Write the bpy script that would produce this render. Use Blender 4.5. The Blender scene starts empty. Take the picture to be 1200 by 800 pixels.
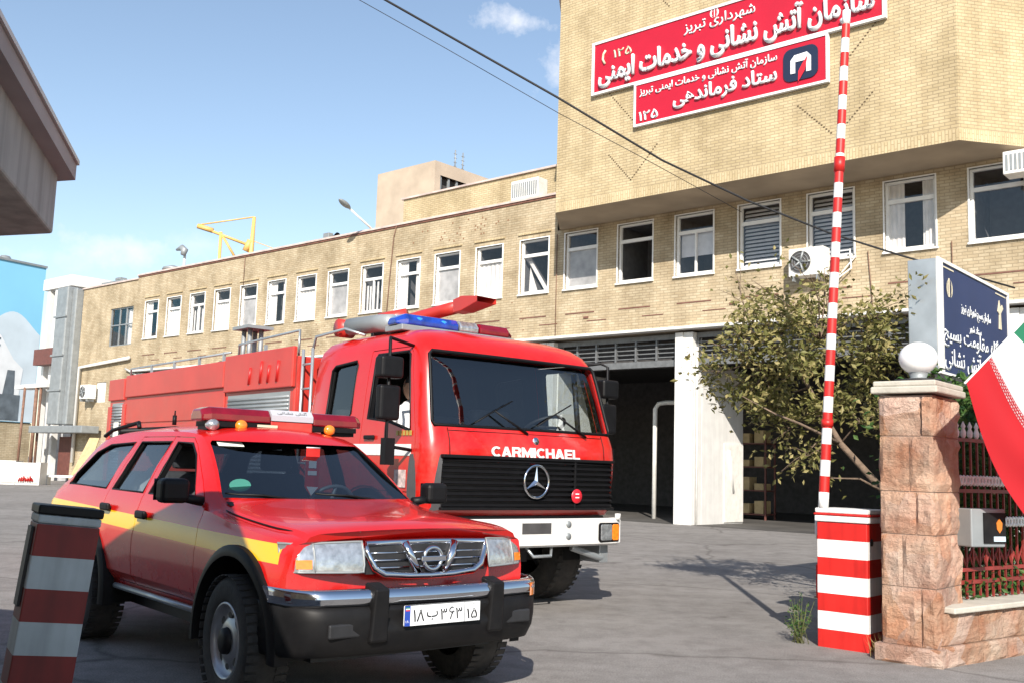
import bpy, bmesh, math, random
from mathutils import Vector, Matrix, noise
R = math.radians
PI = math.pi
random.seed(7)
scene = bpy.context.scene
col = scene.collection

# ------------------------------------------------------------------ camera
cam_d = bpy.data.cameras.new('camera')
cam = bpy.data.objects.new('camera', cam_d)
col.objects.link(cam)
scene.camera = cam
cam_d.sensor_width = 36.0
cam_d.lens = 36.0 * 1180 / 1200
cam_d.clip_start = 0.05
cam_d.clip_end = 3000
cam.matrix_world = (Matrix.Translation((0, 0, 1.38)) @ Matrix.Rotation(R(90 + 7.175), 4, 'X')
                    @ Matrix.Rotation(R(1.794), 4, 'Z'))

# ------------------------------------------------------------------ light
SUN_EL, SUN_AZ = R(32), R(2.2)         # shadows fall away from the viewer, slightly to the right
world = bpy.data.worlds.new('World')
scene.world = world
world.use_nodes = True
wn, wl = world.node_tree.nodes, world.node_tree.links
wn.clear()
sky = wn.new('ShaderNodeTexSky')
sky.sky_type = 'NISHITA'
sky.sun_disc = False
sky.sun_elevation = SUN_EL
sky.sun_rotation = PI + SUN_AZ
sky.altitude = 1300
sky.air_density = 1.35
sky.dust_density = 1.2
sky.ozone_density = 1.6
bg = wn.new('ShaderNodeBackground')
bg.inputs['Strength'].default_value = 0.115
wo = wn.new('ShaderNodeOutputWorld')
wl.new(bg.outputs[0], wo.inputs[0])

sun_d = bpy.data.lights.new('sun', 'SUN')
sun_d.energy = 5.0
sun_d.angle = R(0.53)
sun_d.color = (1.0, 0.93, 0.83)
sun = bpy.data.objects.new('sun', sun_d)
col.objects.link(sun)
sd = Vector((math.sin(SUN_AZ) * math.cos(SUN_EL), math.cos(SUN_AZ) * math.cos(SUN_EL), -math.sin(SUN_EL)))
sun.rotation_euler = sd.to_track_quat('-Z', 'Y').to_euler()
sun.location = (-5, -20, 30)

scene.view_settings.view_transform = 'Standard'
scene.view_settings.look = 'None'
scene.view_settings.exposure = 0.62
scene.view_settings.gamma = 1.0
scene.view_settings.use_curve_mapping = False
scene.render.engine = 'CYCLES'
scene.cycles.max_bounces = 8
scene.cycles.transparent_max_bounces = 12
scene.cycles.use_denoising = True

# clouds: small cumulus patches at fixed bearings in the sky
tc = wn.new('ShaderNodeTexCoord')


def wmath(op, a, b=None, c=None, clamp=False):
    n = wn.new('ShaderNodeMath')
    n.operation = op
    n.use_clamp = clamp
    for i, v in enumerate((a, b, c)):
        if v is None:
            continue
        if isinstance(v, (int, float)):
            n.inputs[i].default_value = v
        else:
            wl.new(v, n.inputs[i])
    return n.outputs[0]


nz = wn.new('ShaderNodeTexNoise')
nz.inputs['Scale'].default_value = 26
nz.inputs['Detail'].default_value = 7
nz.inputs['Roughness'].default_value = 0.62
wl.new(tc.outputs['Generated'], nz.inputs['Vector'])
total = None
for (dx, dy, dz), (rx, rz), amt in (((-.006, .91, .418), (.036, .014), 1.0), ((.047, .92, .392), (.042, .036), 1.0),
                                   ((.075, .92, .36), (.04, .03), .8), ((-.36, .915, .19), (.075, .02), .8),
                                   ((-.43, .89, .175), (.06, .012), .5), ((-.30, .93, .20), (.05, .012), .4)):
    v = wn.new('ShaderNodeVectorMath'); v.operation = 'SUBTRACT'
    wl.new(tc.outputs['Generated'], v.inputs[0]); v.inputs[1].default_value = (dx, dy, dz)
    m = wn.new('ShaderNodeVectorMath'); m.operation = 'MULTIPLY'
    wl.new(v.outputs[0], m.inputs[0]); m.inputs[1].default_value = (1 / rx, .5 / rx, 1 / rz)
    ln = wn.new('ShaderNodeVectorMath'); ln.operation = 'LENGTH'
    wl.new(m.outputs[0], ln.inputs[0])
    fall = wmath('SUBTRACT', 1.25, ln.outputs['Value'])
    nn = wmath('MULTIPLY_ADD', nz.outputs['Fac'], 3.4, -2.05)
    k = wmath('ADD', fall, nn)
    k = wmath('MULTIPLY', k, amt * .8, clamp=True)
    total = k if total is None else wmath('MAXIMUM', total, k)
hsv = wn.new('ShaderNodeHueSaturation')
hsv.inputs['Saturation'].default_value = 0.92
hsv.inputs['Value'].default_value = 1.0
wl.new(sky.outputs[0], hsv.inputs['Color'])
mx = wn.new('ShaderNodeMix'); mx.data_type = 'RGBA'
wl.new(total, mx.inputs['Factor'])
wl.new(hsv.outputs[0], mx.inputs[6])
mx.inputs[7].default_value = (6.0, 6.15, 6.6, 1)
wl.new(mx.outputs[2], bg.inputs['Color'])

# ------------------------------------------------------------------ materials
MATS = {}


def newmat(name):
    m = bpy.data.materials.new(name)
    m.use_nodes = True
    MATS[name] = m
    return m, m.node_tree.nodes, m.node_tree.links, m.node_tree.nodes['Principled BSDF']


def mat(name, c, rough=.5, metal=0.0, coat=0.0, var=0.0, scale=6.0, bump=0.0, bscale=40.0, spec=.5, c2=None, emit=None):
    """principled with object-space noise variation of the base colour and optional bump"""
    m, N, L, b = newmat(name)
    b.inputs['Base Color'].default_value = (*c, 1)
    b.inputs['Roughness'].default_value = rough
    b.inputs['Metallic'].default_value = metal
    b.inputs['Coat Weight'].default_value = coat
    b.inputs['Coat Roughness'].default_value = .05
    b.inputs['Specular IOR Level'].default_value = spec
    t = N.new('ShaderNodeTexCoord')
    if var or c2:
        n = N.new('ShaderNodeTexNoise')
        n.inputs['Scale'].default_value = scale
        n.inputs['Detail'].default_value = 6
        L.new(t.outputs['Object'], n.inputs['Vector'])
        r = N.new('ShaderNodeValToRGB')
        r.color_ramp.elements[0].position = .3
        r.color_ramp.elements[1].position = .7
        if c2 is None:
            r.color_ramp.elements[0].color = (*[x * (1 - var) for x in c], 1)
            r.color_ramp.elements[1].color = (*[min(1, x * (1 + var)) for x in c], 1)
        else:
            r.color_ramp.elements[0].color = (*c2, 1)
            r.color_ramp.elements[1].color = (*c, 1)
        L.new(n.outputs['Fac'], r.inputs[0])
        L.new(r.outputs[0], b.inputs['Base Color'])
    if bump:
        n2 = N.new('ShaderNodeTexNoise')
        n2.inputs['Scale'].default_value = bscale
        n2.inputs['Detail'].default_value = 5
        L.new(t.outputs['Object'], n2.inputs['Vector'])
        bp = N.new('ShaderNodeBump')
        bp.inputs['Strength'].default_value = bump
        bp.inputs['Distance'].default_value = .02
        L.new(n2.outputs['Fac'], bp.inputs['Height'])
        L.new(bp.outputs[0], b.inputs['Normal'])
    return m


def glass(name, tint=(.3, .33, .35), base=0.04, rough=0.0, refl=1.0):
    m, N, L, b = newmat(name)
    N.remove(b)
    tr = N.new('ShaderNodeBsdfTransparent'); tr.inputs[0].default_value = (*tint, 1)
    gl = N.new('ShaderNodeBsdfGlossy'); gl.inputs['Roughness'].default_value = rough
    gl.inputs[0].default_value = (refl, refl, refl, 1)
    fr = N.new('ShaderNodeFresnel')
    ge = N.new('ShaderNodeNewGeometry'); io = N.new('ShaderNodeMath'); io.operation = 'MULTIPLY_ADD'
    L.new(ge.outputs['Backfacing'], io.inputs[0]); io.inputs[1].default_value = 1 / 1.5 - 1.5; io.inputs[2].default_value = 1.5
    L.new(io.outputs[0], fr.inputs[0])
    ad = N.new('ShaderNodeMath'); ad.operation = 'ADD'; ad.inputs[1].default_value = base; ad.use_clamp = True
    L.new(fr.outputs[0], ad.inputs[0])
    mi = N.new('ShaderNodeMixShader')
    L.new(ad.outputs[0], mi.inputs[0]); L.new(tr.outputs[0], mi.inputs[1]); L.new(gl.outputs[0], mi.inputs[2])
    L.new(mi.outputs[0], N['Material Output'].inputs[0])
    return m


def mth(N, L, op, a, b=None, clamp=False):
    n = N.new('ShaderNodeMath'); n.operation = op; n.use_clamp = clamp
    for i, v in enumerate((a, b)):
        if v is None:
            continue
        if isinstance(v, (int, float)):
            n.inputs[i].default_value = v
        else:
            L.new(v, n.inputs[i])
    return n.outputs[0]


def brick(name, c1, c2, mortar, w=.24, h=.078, ms=.012, soil=.25, bump=.4, soldier=None):
    m, N, L, b = newmat(name)
    b.inputs['Roughness'].default_value = .85
    b.inputs['Specular IOR Level'].default_value = .25
    t = N.new('ShaderNodeTexCoord')
    s = N.new('ShaderNodeSeparateXYZ'); L.new(t.outputs['Object'], s.inputs[0])
    u = mth(N, L, 'ADD', s.outputs[0], s.outputs[1])
    cx = N.new('ShaderNodeCombineXYZ')
    if soldier:
        L.new(s.outputs[2], cx.inputs[0]); L.new(u, cx.inputs[1])
    else:
        L.new(u, cx.inputs[0]); L.new(s.outputs[2], cx.inputs[1])
    br = N.new('ShaderNodeTexBrick')
    br.inputs['Scale'].default_value = 1
    br.inputs['Brick Width'].default_value = w
    br.inputs['Row Height'].default_value = h
    br.inputs['Mortar Size'].default_value = ms
    br.inputs['Mortar Smooth'].default_value = .3
    br.inputs['Bias'].default_value = -.15
    br.inputs['Color1'].default_value = (*c1, 1)
    br.inputs['Color2'].default_value = (*c2, 1)
    br.inputs['Mortar'].default_value = (*mortar, 1)
    L.new(cx.outputs[0], br.inputs['Vector'])
    n = N.new('ShaderNodeTexNoise'); n.inputs['Scale'].default_value = .9; n.inputs['Detail'].default_value = 8
    n.inputs['Roughness'].default_value = .65
    L.new(t.outputs['Object'], n.inputs['Vector'])
    r = N.new('ShaderNodeValToRGB')
    r.color_ramp.elements[0].position = .32; r.color_ramp.elements[0].color = (1 - soil, 1 - soil * 1.05, 1 - soil * 1.15, 1)
    r.color_ramp.elements[1].position = .62; r.color_ramp.elements[1].color = (1, 1, 1, 1)
    L.new(n.outputs['Fac'], r.inputs[0])
    # streaks running down the wall
    mp = N.new('ShaderNodeMapping'); mp.inputs['Scale'].default_value = (1.6, 1.6, .12)
    L.new(t.outputs['Object'], mp.inputs[0])
    n3 = N.new('ShaderNodeTexNoise'); n3.inputs['Scale'].default_value = 1.7; n3.inputs['Detail'].default_value = 5
    L.new(mp.outputs[0], n3.inputs['Vector'])
    r3 = N.new('ShaderNodeValToRGB')
    r3.color_ramp.elements[0].position = .3; r3.color_ramp.elements[0].color = (.86, .84, .82, 1)
    r3.color_ramp.elements[1].position = .55; r3.color_ramp.elements[1].color = (1, 1, 1, 1)
    L.new(n3.outputs['Fac'], r3.inputs[0])
    m1 = N.new('ShaderNodeMix'); m1.data_type = 'RGBA'; m1.blend_type = 'MULTIPLY'; m1.inputs[0].default_value = 1
    L.new(br.outputs['Color'], m1.inputs[6]); L.new(r.outputs[0], m1.inputs[7])
    m2 = N.new('ShaderNodeMix'); m2.data_type = 'RGBA'; m2.blend_type = 'MULTIPLY'; m2.inputs[0].default_value = 1
    L.new(m1.outputs[2], m2.inputs[6]); L.new(r3.outputs[0], m2.inputs[7])
    L.new(m2.outputs[2], b.inputs['Base Color'])
    bp = N.new('ShaderNodeBump'); bp.inputs['Strength'].default_value = bump; bp.inputs['Distance'].default_value = .01
    inv = mth(N, L, 'SUBTRACT', 1.0, br.outputs['Fac'])
    L.new(inv, bp.inputs['Height']); L.new(bp.outputs[0], b.inputs['Normal'])
    return m


M_brick = brick('yellow_brick', (.50, .405, .245), (.575, .475, .305), (.37, .295, .19), soil=.3)
M_brick2 = brick('yellow_brick_old', (.47, .38, .255), (.56, .475, .34), (.36, .295, .2), soil=.4)
M_soldier = brick('soldier_brick', (.54, .44, .27), (.60, .50, .33), (.42, .33, .2), w=.24, h=.075, soldier=True)
M_coping = mat('coping_tin', (.55, .44, .40), .5, var=.25, scale=2)
M_bayg = mat('bay_grille_grey', (.16, .165, .17), .5, metal=.3, var=.2)
M_rust_shade = mat('rust_and_gap_shade', (.16, .07, .05), .7, var=.3)  # rusty metal, also the painted shade of the gaps under the windows
M_white = mat('white_paint', (.68, .67, .65), .45, var=.06, scale=3, bump=.05)
M_whited = mat('weathered_white', (.72, .70, .66), .6, var=.12, scale=5)
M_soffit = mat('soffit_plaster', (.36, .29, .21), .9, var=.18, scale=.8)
M_plaster = mat('grey_plaster', (.43, .35, .27), .95, var=.13, scale=1.2, bump=.15, bscale=15)
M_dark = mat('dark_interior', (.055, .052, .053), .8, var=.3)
M_black = mat('black_rubber', (.016, .016, .018), .55, var=.2, scale=20)
M_trim = mat('black_trim', (.006, .006, .007), .5, var=.2, scale=12, spec=.22)
M_tyre = mat('tyre_rubber', (.018, .018, .018), .8, var=.35, scale=25, bump=.2, bscale=60)
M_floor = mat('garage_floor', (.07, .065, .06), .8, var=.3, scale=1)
M_chrome = mat('chrome', (.66, .68, .72), .09, metal=1)
M_steel = mat('galvanised_steel', (.42, .45, .47), .38, metal=.65, var=.18, scale=3)
M_rim = mat('painted_rim', (.40, .41, .43), .35, metal=.7, var=.15, scale=10)
M_grey = mat('grey_metal', (.27, .29, .30), .5, metal=.3, var=.12, scale=4)
M_shutter = mat('roller_shutter_alu', (.34, .36, .37), .42, metal=.5, var=.08, scale=5)
M_redp = mat('red_locker_paint', (.46, .028, .02), .4, coat=.2, var=.10, scale=2.2)
M_cabred = mat('red_cab_paint', (.52, .006, .004), .28, coat=.5, var=.05, scale=1.5)
M_redpl = mat('red_lens', (.17, .003, .012), .14, coat=.6, var=.2, scale=14)
M_blue = mat('blue_lens', (.008, .04, .30), .1, coat=1, var=.5, scale=9)
M_amber = mat('amber_lens', (.80, .22, .02), .15, coat=1, var=.2, scale=30)
M_clear = mat('clear_lens', (.40, .42, .44), .16, coat=1, metal=.6, var=.35, scale=22, bump=.22, bscale=30)
M_signred = mat('sign_red', (.43, .004, .024), .5, var=.06, scale=1.5)
M_signblue = mat('sign_blue', (.020, .032, .095), .5, spec=.25, var=.1, scale=1.5)
M_letter = mat('letter_white', (.74, .76, .78), .35, var=.05)
M_gold = mat('pale_gold', (.62, .55, .40), .4, var=.1)
M_logo = mat('logo_navy', (.012, .02, .05), .4)
M_flame = mat('logo_flame', (.62, .015, .03), .4)
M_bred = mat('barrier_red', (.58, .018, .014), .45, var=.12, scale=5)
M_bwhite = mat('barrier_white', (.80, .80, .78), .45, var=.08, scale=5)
M_dbred = mat('shaded_red_paint', (.17, .010, .009), .55, var=.2, scale=6)  # barrier red darkened: the rest post's shade is put into the colour
M_dbwhite = mat('shaded_white_paint', (.36, .40, .42), .55, var=.12, scale=6)  # barrier white made darker and bluer to hold the post's shade
M_pipe = mat('rust_pipe', (.17, .09, .06), .7, var=.3)
M_bars = mat('fence_red', (.20, .025, .02), .5, var=.3)
M_leaf = None
M_bark = mat('bark', (.17, .12, .085), .9, var=.35, scale=14, bump=.5, bscale=40)
M_conc = mat('raw_concrete', (.42, .395, .375), .92, var=.22, scale=1.6, bump=.25, bscale=12)
def streak(m, lo=.72):
    N, L = m.node_tree.nodes, m.node_tree.links
    b = N['Principled BSDF']; src = b.inputs['Base Color'].links[0].from_socket
    t = N.new('ShaderNodeTexCoord'); mp = N.new('ShaderNodeMapping'); mp.inputs['Scale'].default_value = (9, 9, .7)
    L.new(t.outputs['Object'], mp.inputs[0])
    n = N.new('ShaderNodeTexNoise'); n.inputs['Scale'].default_value = 1.3; n.inputs['Detail'].default_value = 6
    L.new(mp.outputs[0], n.inputs['Vector'])
    r = N.new('ShaderNodeValToRGB')
    r.color_ramp.elements[0].position = .36; r.color_ramp.elements[0].color = (lo, lo, lo, 1)
    r.color_ramp.elements[1].position = .62; r.color_ramp.elements[1].color = (1, 1, 1, 1)
    L.new(n.outputs['Fac'], r.inputs[0])
    x = N.new('ShaderNodeMix'); x.data_type = 'RGBA'; x.blend_type = 'MULTIPLY'; x.inputs[0].default_value = 1
    L.new(src, x.inputs[6]); L.new(r.outputs[0], x.inputs[7]); L.new(x.outputs[2], b.inputs['Base Color'])
streak(M_conc, .74)
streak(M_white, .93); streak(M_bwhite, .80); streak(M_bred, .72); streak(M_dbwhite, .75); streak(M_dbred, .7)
M_eave = mat('eave_tin', (.33, .27, .27), .55, var=.18, scale=2)
M_eavetop = mat('eave_flashing', (.55, .52, .50), .4, metal=.4, var=.1)
M_skin = mat('skin', (.45, .26, .17), .55, var=.08)
M_hair = mat('hair', (.02, .015, .012), .6)
M_shirt = mat('white_shirt', (.78, .78, .80), .8, var=.05, scale=8)
M_trouser = mat('navy_trousers', (.02, .025, .05), .8)
M_seat = mat('grey_seat_cloth', (.07, .07, .08), .85, var=.2, scale=10)
M_yellow = mat('crane_yellow', (.66, .40, .13), .5, var=.1)
M_paper = mat('paper', (.78, .77, .70), .7)
M_cable = mat('cable_black', (.02, .02, .022), .6)
M_globe = mat('opal_globe', (.83, .83, .83), .25, coat=.3)
M_flagw = mat('flag_white', (.75, .75, .76), .75)
M_tan = mat('tan_board', (.45, .34, .18), .8, var=.15)
M_curtain = mat('curtain_white', (.62, .60, .57), .8, var=.12, scale=4)
M_blind = mat('blind_grey', (.58, .58, .59), .6, var=.08)
M_film = mat('pale_film', (.36, .35, .34), .7, var=.25, scale=3)
M_gridw = mat('window_frame_white', (.76, .76, .75), .4, var=.05)
M_brown = mat('brown_panel', (.13, .045, .035), .6, var=.2)
M_winglass = glass('window_glass', (.97, .97, .98), base=.02)
M_carglass = glass('tinted_car_glass', (.30, .34, .38), base=.07)
M_truckglass = glass('truck_glass', (.66, .70, .70), base=.07, refl=.95)
M_sideglass = glass('side_glass', (.42, .46, .47), base=.05)
M_amberdk = mat('door_gold_text', (.40, .28, .06), .5)
M_sticker = mat('green_sticker', (.05, .24, .19), .5)


def paint_pickup():
    """red lacquer with the yellow belt stripe along the flank"""
    m, N, L, b = newmat('pickup_red_paint')
    b.inputs['Roughness'].default_value = .24
    b.inputs['Coat Weight'].default_value = .45
    b.inputs['Coat Roughness'].default_value = .04
    t = N.new('ShaderNodeTexCoord')
    s = N.new('ShaderNodeSeparateXYZ'); L.new(t.outputs['Object'], s.inputs[0])
    x, y, z = s.outputs
    ay = mth(N, L, 'ABSOLUTE', y)
    low = mth(N, L, 'MULTIPLY_ADD', x, -.012)
    nb = N.new('ShaderNodeMath'); nb.operation = 'MULTIPLY_ADD'
    L.new(x, nb.inputs[0]); nb.inputs[1].default_value = -.020; nb.inputs[2].default_value = .838
    d = mth(N, L, 'SUBTRACT', z, nb.outputs[0])
    a = mth(N, L, 'GREATER_THAN', d, 0.0)
    c = mth(N, L, 'LESS_THAN', d, .104)
    e = mth(N, L, 'GREATER_THAN', ay, .76)
    f = mth(N, L, 'LESS_THAN', x, .46)
    k = mth(N, L, 'MULTIPLY', mth(N, L, 'MULTIPLY', a, c), mth(N, L, 'MULTIPLY', e, f))
    n = N.new('ShaderNodeTexNoise'); n.inputs['Scale'].default_value = 2.5; n.inputs['Detail'].default_value = 5
    L.new(t.outputs['Object'], n.inputs['Vector'])
    r = N.new('ShaderNodeValToRGB')
    r.color_ramp.elements[0].color = (.47, .004, .003, 1); r.color_ramp.elements[1].color = (.55, .006, .004, 1)
    L.new(n.outputs['Fac'], r.inputs[0])
    mi = N.new('ShaderNodeMix'); mi.data_type = 'RGBA'
    L.new(k, mi.inputs[0]); L.new(r.outputs[0], mi.inputs[6]); mi.inputs[7].default_value = (.78, .44, .01, 1)
    L.new(mi.outputs[2], b.inputs['Base Color'])
    return m


M_pickup = paint_pickup()


def dust(m, z0, z1, amt=.6, c=(.24, .19, .15)):
    """road dirt splashed on the lower panels, thinning out upwards in patches"""
    N, L = m.node_tree.nodes, m.node_tree.links
    b = N['Principled BSDF']; src = b.inputs['Base Color'].links[0].from_socket
    t = N.new('ShaderNodeTexCoord'); s_ = N.new('ShaderNodeSeparateXYZ'); L.new(t.outputs['Object'], s_.inputs[0])
    n = N.new('ShaderNodeTexNoise'); n.inputs['Scale'].default_value = 3.5; n.inputs['Detail'].default_value = 9; n.inputs['Roughness'].default_value = .7
    L.new(t.outputs['Object'], n.inputs['Vector'])
    mr = N.new('ShaderNodeMapRange'); mr.inputs[1].default_value = z0; mr.inputs[2].default_value = z1; mr.inputs[3].default_value = 1; mr.inputs[4].default_value = .10
    L.new(s_.outputs[2], mr.inputs[0])
    r = N.new('ShaderNodeMapRange'); r.inputs[1].default_value = .38; r.inputs[2].default_value = .72
    L.new(n.outputs['Fac'], r.inputs[0])
    k = mth(N, L, 'MULTIPLY', mth(N, L, 'MULTIPLY', mr.outputs[0], r.outputs[0]), amt, True)
    x = N.new('ShaderNodeMix'); x.data_type = 'RGBA'
    L.new(k, x.inputs[0]); L.new(src, x.inputs[6]); x.inputs[7].default_value = (*c, 1); L.new(x.outputs[2], b.inputs['Base Color'])
    r0 = b.inputs['Roughness'].default_value
    rr = N.new('ShaderNodeMapRange'); rr.inputs[3].default_value = r0; rr.inputs[4].default_value = min(.9, r0 + .5)
    L.new(k, rr.inputs[0]); L.new(rr.outputs[0], b.inputs['Roughness'])


dust(M_pickup, .45, .85, .42)
dust(M_redp, .9, 2.6, .55)
dust(M_cabred, .95, 1.9, .5)
dust(M_trim, .25, .9, .10, (.10, .085, .07))
dust(M_tyre, .0, .6, .7, (.12, .10, .085))


def asphalt():
    m, N, L, b = newmat('asphalt')
    b.inputs['Roughness'].default_value = .9
    b.inputs['Specular IOR Level'].default_value = .3
    t = N.new('ShaderNodeTexCoord')
    def noi(sc, det, rough=.6):
        n = N.new('ShaderNodeTexNoise'); n.inputs['Scale'].default_value = sc; n.inputs['Detail'].default_value = det
        n.inputs['Roughness'].default_value = rough
        L.new(t.outputs['Object'], n.inputs['Vector']); return n.outputs['Fac']
    def ramp(f, p0, c0, p1, c1):
        r = N.new('ShaderNodeValToRGB')
        r.color_ramp.elements[0].position = p0; r.color_ramp.elements[0].color = (*c0, 1)
        r.color_ramp.elements[1].position = p1; r.color_ramp.elements[1].color = (*c1, 1)
        L.new(f, r.inputs[0]); return r.outputs[0]
    def mul(a, c):
        x = N.new('ShaderNodeMix'); x.data_type = 'RGBA'; x.blend_type = 'MULTIPLY'; x.inputs[0].default_value = 1
        L.new(a, x.inputs[6]); L.new(c, x.inputs[7]); return x.outputs[2]
    base = ramp(noi(.35, 8, .68), .35, (.235, .220, .208), .66, (.300, .284, .270))
    base = mul(base, ramp(noi(85, 4, .75), .34, (.55, .55, .55), .66, (1.25, 1.25, 1.25)))
    base = mul(base, ramp(noi(3.2, 10, .75), .36, (.74, .73, .73), .56, (1, 1, 1)))
    # worn cracks and patch edges
    v = N.new('ShaderNodeTexVoronoi'); v.feature = 'DISTANCE_TO_EDGE'; v.inputs['Scale'].default_value = .33
    dn = N.new('ShaderNodeTexNoise'); dn.inputs['Scale'].default_value = 1.3; dn.inputs['Detail'].default_value = 6
    L.new(t.outputs['Object'], dn.inputs['Vector'])
    va = N.new('ShaderNodeMix'); va.data_type = 'VECTOR'; va.inputs[0].default_value = .35
    L.new(t.outputs['Object'], va.inputs[4]); L.new(dn.outputs['Color'], va.inputs[5])
    L.new(va.outputs[1], v.inputs['Vector'])
    base = mul(base, ramp(v.outputs['Distance'], .001, (.62, .61, .6), .010, (1, 1, 1)))
    # oil spots
    base = mul(base, ramp(noi(1.3, 5, .55), .27, (.55, .53, .53), .36, (1, 1, 1)))
    mp = N.new('ShaderNodeMapping'); mp.inputs['Rotation'].default_value = (0, 0, R(48)); mp.inputs['Scale'].default_value = (.10, 1.5, 1)
    L.new(t.outputs['Object'], mp.inputs[0])
    tn = N.new('ShaderNodeTexNoise'); tn.inputs['Scale'].default_value = 1.2; tn.inputs['Detail'].default_value = 6
    L.new(mp.outputs[0], tn.inputs['Vector'])
    base = mul(base, ramp(tn.outputs['Fac'], .34, (.90, .895, .89), .6, (1.02, 1.02, 1.02)))
    L.new(base, b.inputs['Base Color'])
    bp = N.new('ShaderNodeBump'); bp.inputs['Strength'].default_value = .5; bp.inputs['Distance'].default_value = .012
    L.new(noi(70, 5, .7), bp.inputs['Height']); L.new(bp.outputs[0], b.inputs['Normal'])
    return m


M_asphalt = asphalt()


def stone(name, ca, cb, cc, sx=.30, sz=.30):
    """blocks of rough pink tuff with pale joints, in object space"""
    m, N, L, b = newmat(name)
    b.inputs['Roughness'].default_value = .92
    b.inputs['Specular IOR Level'].default_value = .2
    t = N.new('ShaderNodeTexCoord')
    n = N.new('ShaderNodeTexNoise'); n.inputs['Scale'].default_value = 2.6; n.inputs['Detail'].default_value = 9
    n.inputs['Roughness'].default_value = .62
    L.new(t.outputs['Object'], n.inputs['Vector'])
    r = N.new('ShaderNodeValToRGB')
    r.color_ramp.elements[0].position = .30; r.color_ramp.elements[0].color = (*ca, 1)
    r.color_ramp.elements[1].position = .68; r.color_ramp.elements[1].color = (*cb, 1)
    k = r.color_ramp.elements.new(.5); k.color = (*cc, 1)
    L.new(n.outputs['Fac'], r.inputs[0])
    v = N.new('ShaderNodeTexVoronoi'); v.inputs['Scale'].default_value = 3.1
    L.new(t.outputs['Object'], v.inputs['Vector'])
    h = N.new('ShaderNodeHueSaturation')
    s2 = N.new('ShaderNodeSeparateColor'); L.new(v.outputs['Color'], s2.inputs[0])
    mr = N.new('ShaderNodeMapRange'); mr.inputs[3].default_value = .82; mr.inputs[4].default_value = 1.22
    L.new(s2.outputs[0], mr.inputs[0]); L.new(mr.outputs[0], h.inputs['Value'])
    mr2 = N.new('ShaderNodeMapRange'); mr2.inputs[3].default_value = .8; mr2.inputs[4].default_value = 1.25
    L.new(s2.outputs[1], mr2.inputs[0]); L.new(mr2.outputs[0], h.inputs['Saturation'])
    L.new(r.outputs[0], h.inputs['Color'])
    L.new(h.outputs[0], b.inputs['Base Color'])
    n2 = N.new('ShaderNodeTexNoise'); n2.inputs['Scale'].default_value = 22; n2.inputs['Detail'].default_value = 8
    n2.inputs['Roughness'].default_value = .7
    L.new(t.outputs['Object'], n2.inputs['Vector'])
    bp = N.new('ShaderNodeBump'); bp.inputs['Strength'].default_value = 1; bp.inputs['Distance'].default_value = .045
    L.new(n2.outputs['Fac'], bp.inputs['Height']); L.new(bp.outputs[0], b.inputs['Normal'])
    return m


M_stone = stone('pink_stone', (.36, .165, .105), (.54, .41, .32), (.47, .30, .22))
M_joint = mat('stone_joint', (.46, .34, .27), .95, var=.12, scale=10)
M_cap = mat('cap_stone', (.46, .43, .37), .85, var=.15, scale=6, bump=.2)


def leafmat(name, c1, c2, c3):
    m, N, L, b = newmat(name)
    b.inputs['Roughness'].default_value = .55
    b.inputs['Specular IOR Level'].default_value = .35
    g = N.new('ShaderNodeNewGeometry')
    r = N.new('ShaderNodeValToRGB')
    r.color_ramp.elements[0].color = (*c1, 1); r.color_ramp.elements[1].color = (*c3, 1)
    k = r.color_ramp.elements.new(.5); k.color = (*c2, 1)
    L.new(g.outputs['Random Per Island'], r.inputs[0])
    L.new(r.outputs[0], b.inputs['Base Color'])
    tl = N.new('ShaderNodeBsdfTranslucent'); L.new(r.outputs[0], tl.inputs[0])
    mi = N.new('ShaderNodeMixShader'); mi.inputs[0].default_value = .3
    L.new(b.outputs[0], mi.inputs[1]); L.new(tl.outputs[0], mi.inputs[2])
    L.new(mi.outputs[0], N['Material Output'].inputs[0])
    return m


M_leaf = leafmat('olive_leaf', (.12, .125, .035), (.21, .20, .065), (.36, .30, .13))
M_hedge = leafmat('hedge_leaf', (.022, .065, .016), (.05, .12, .025), (.11, .18, .05))


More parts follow.
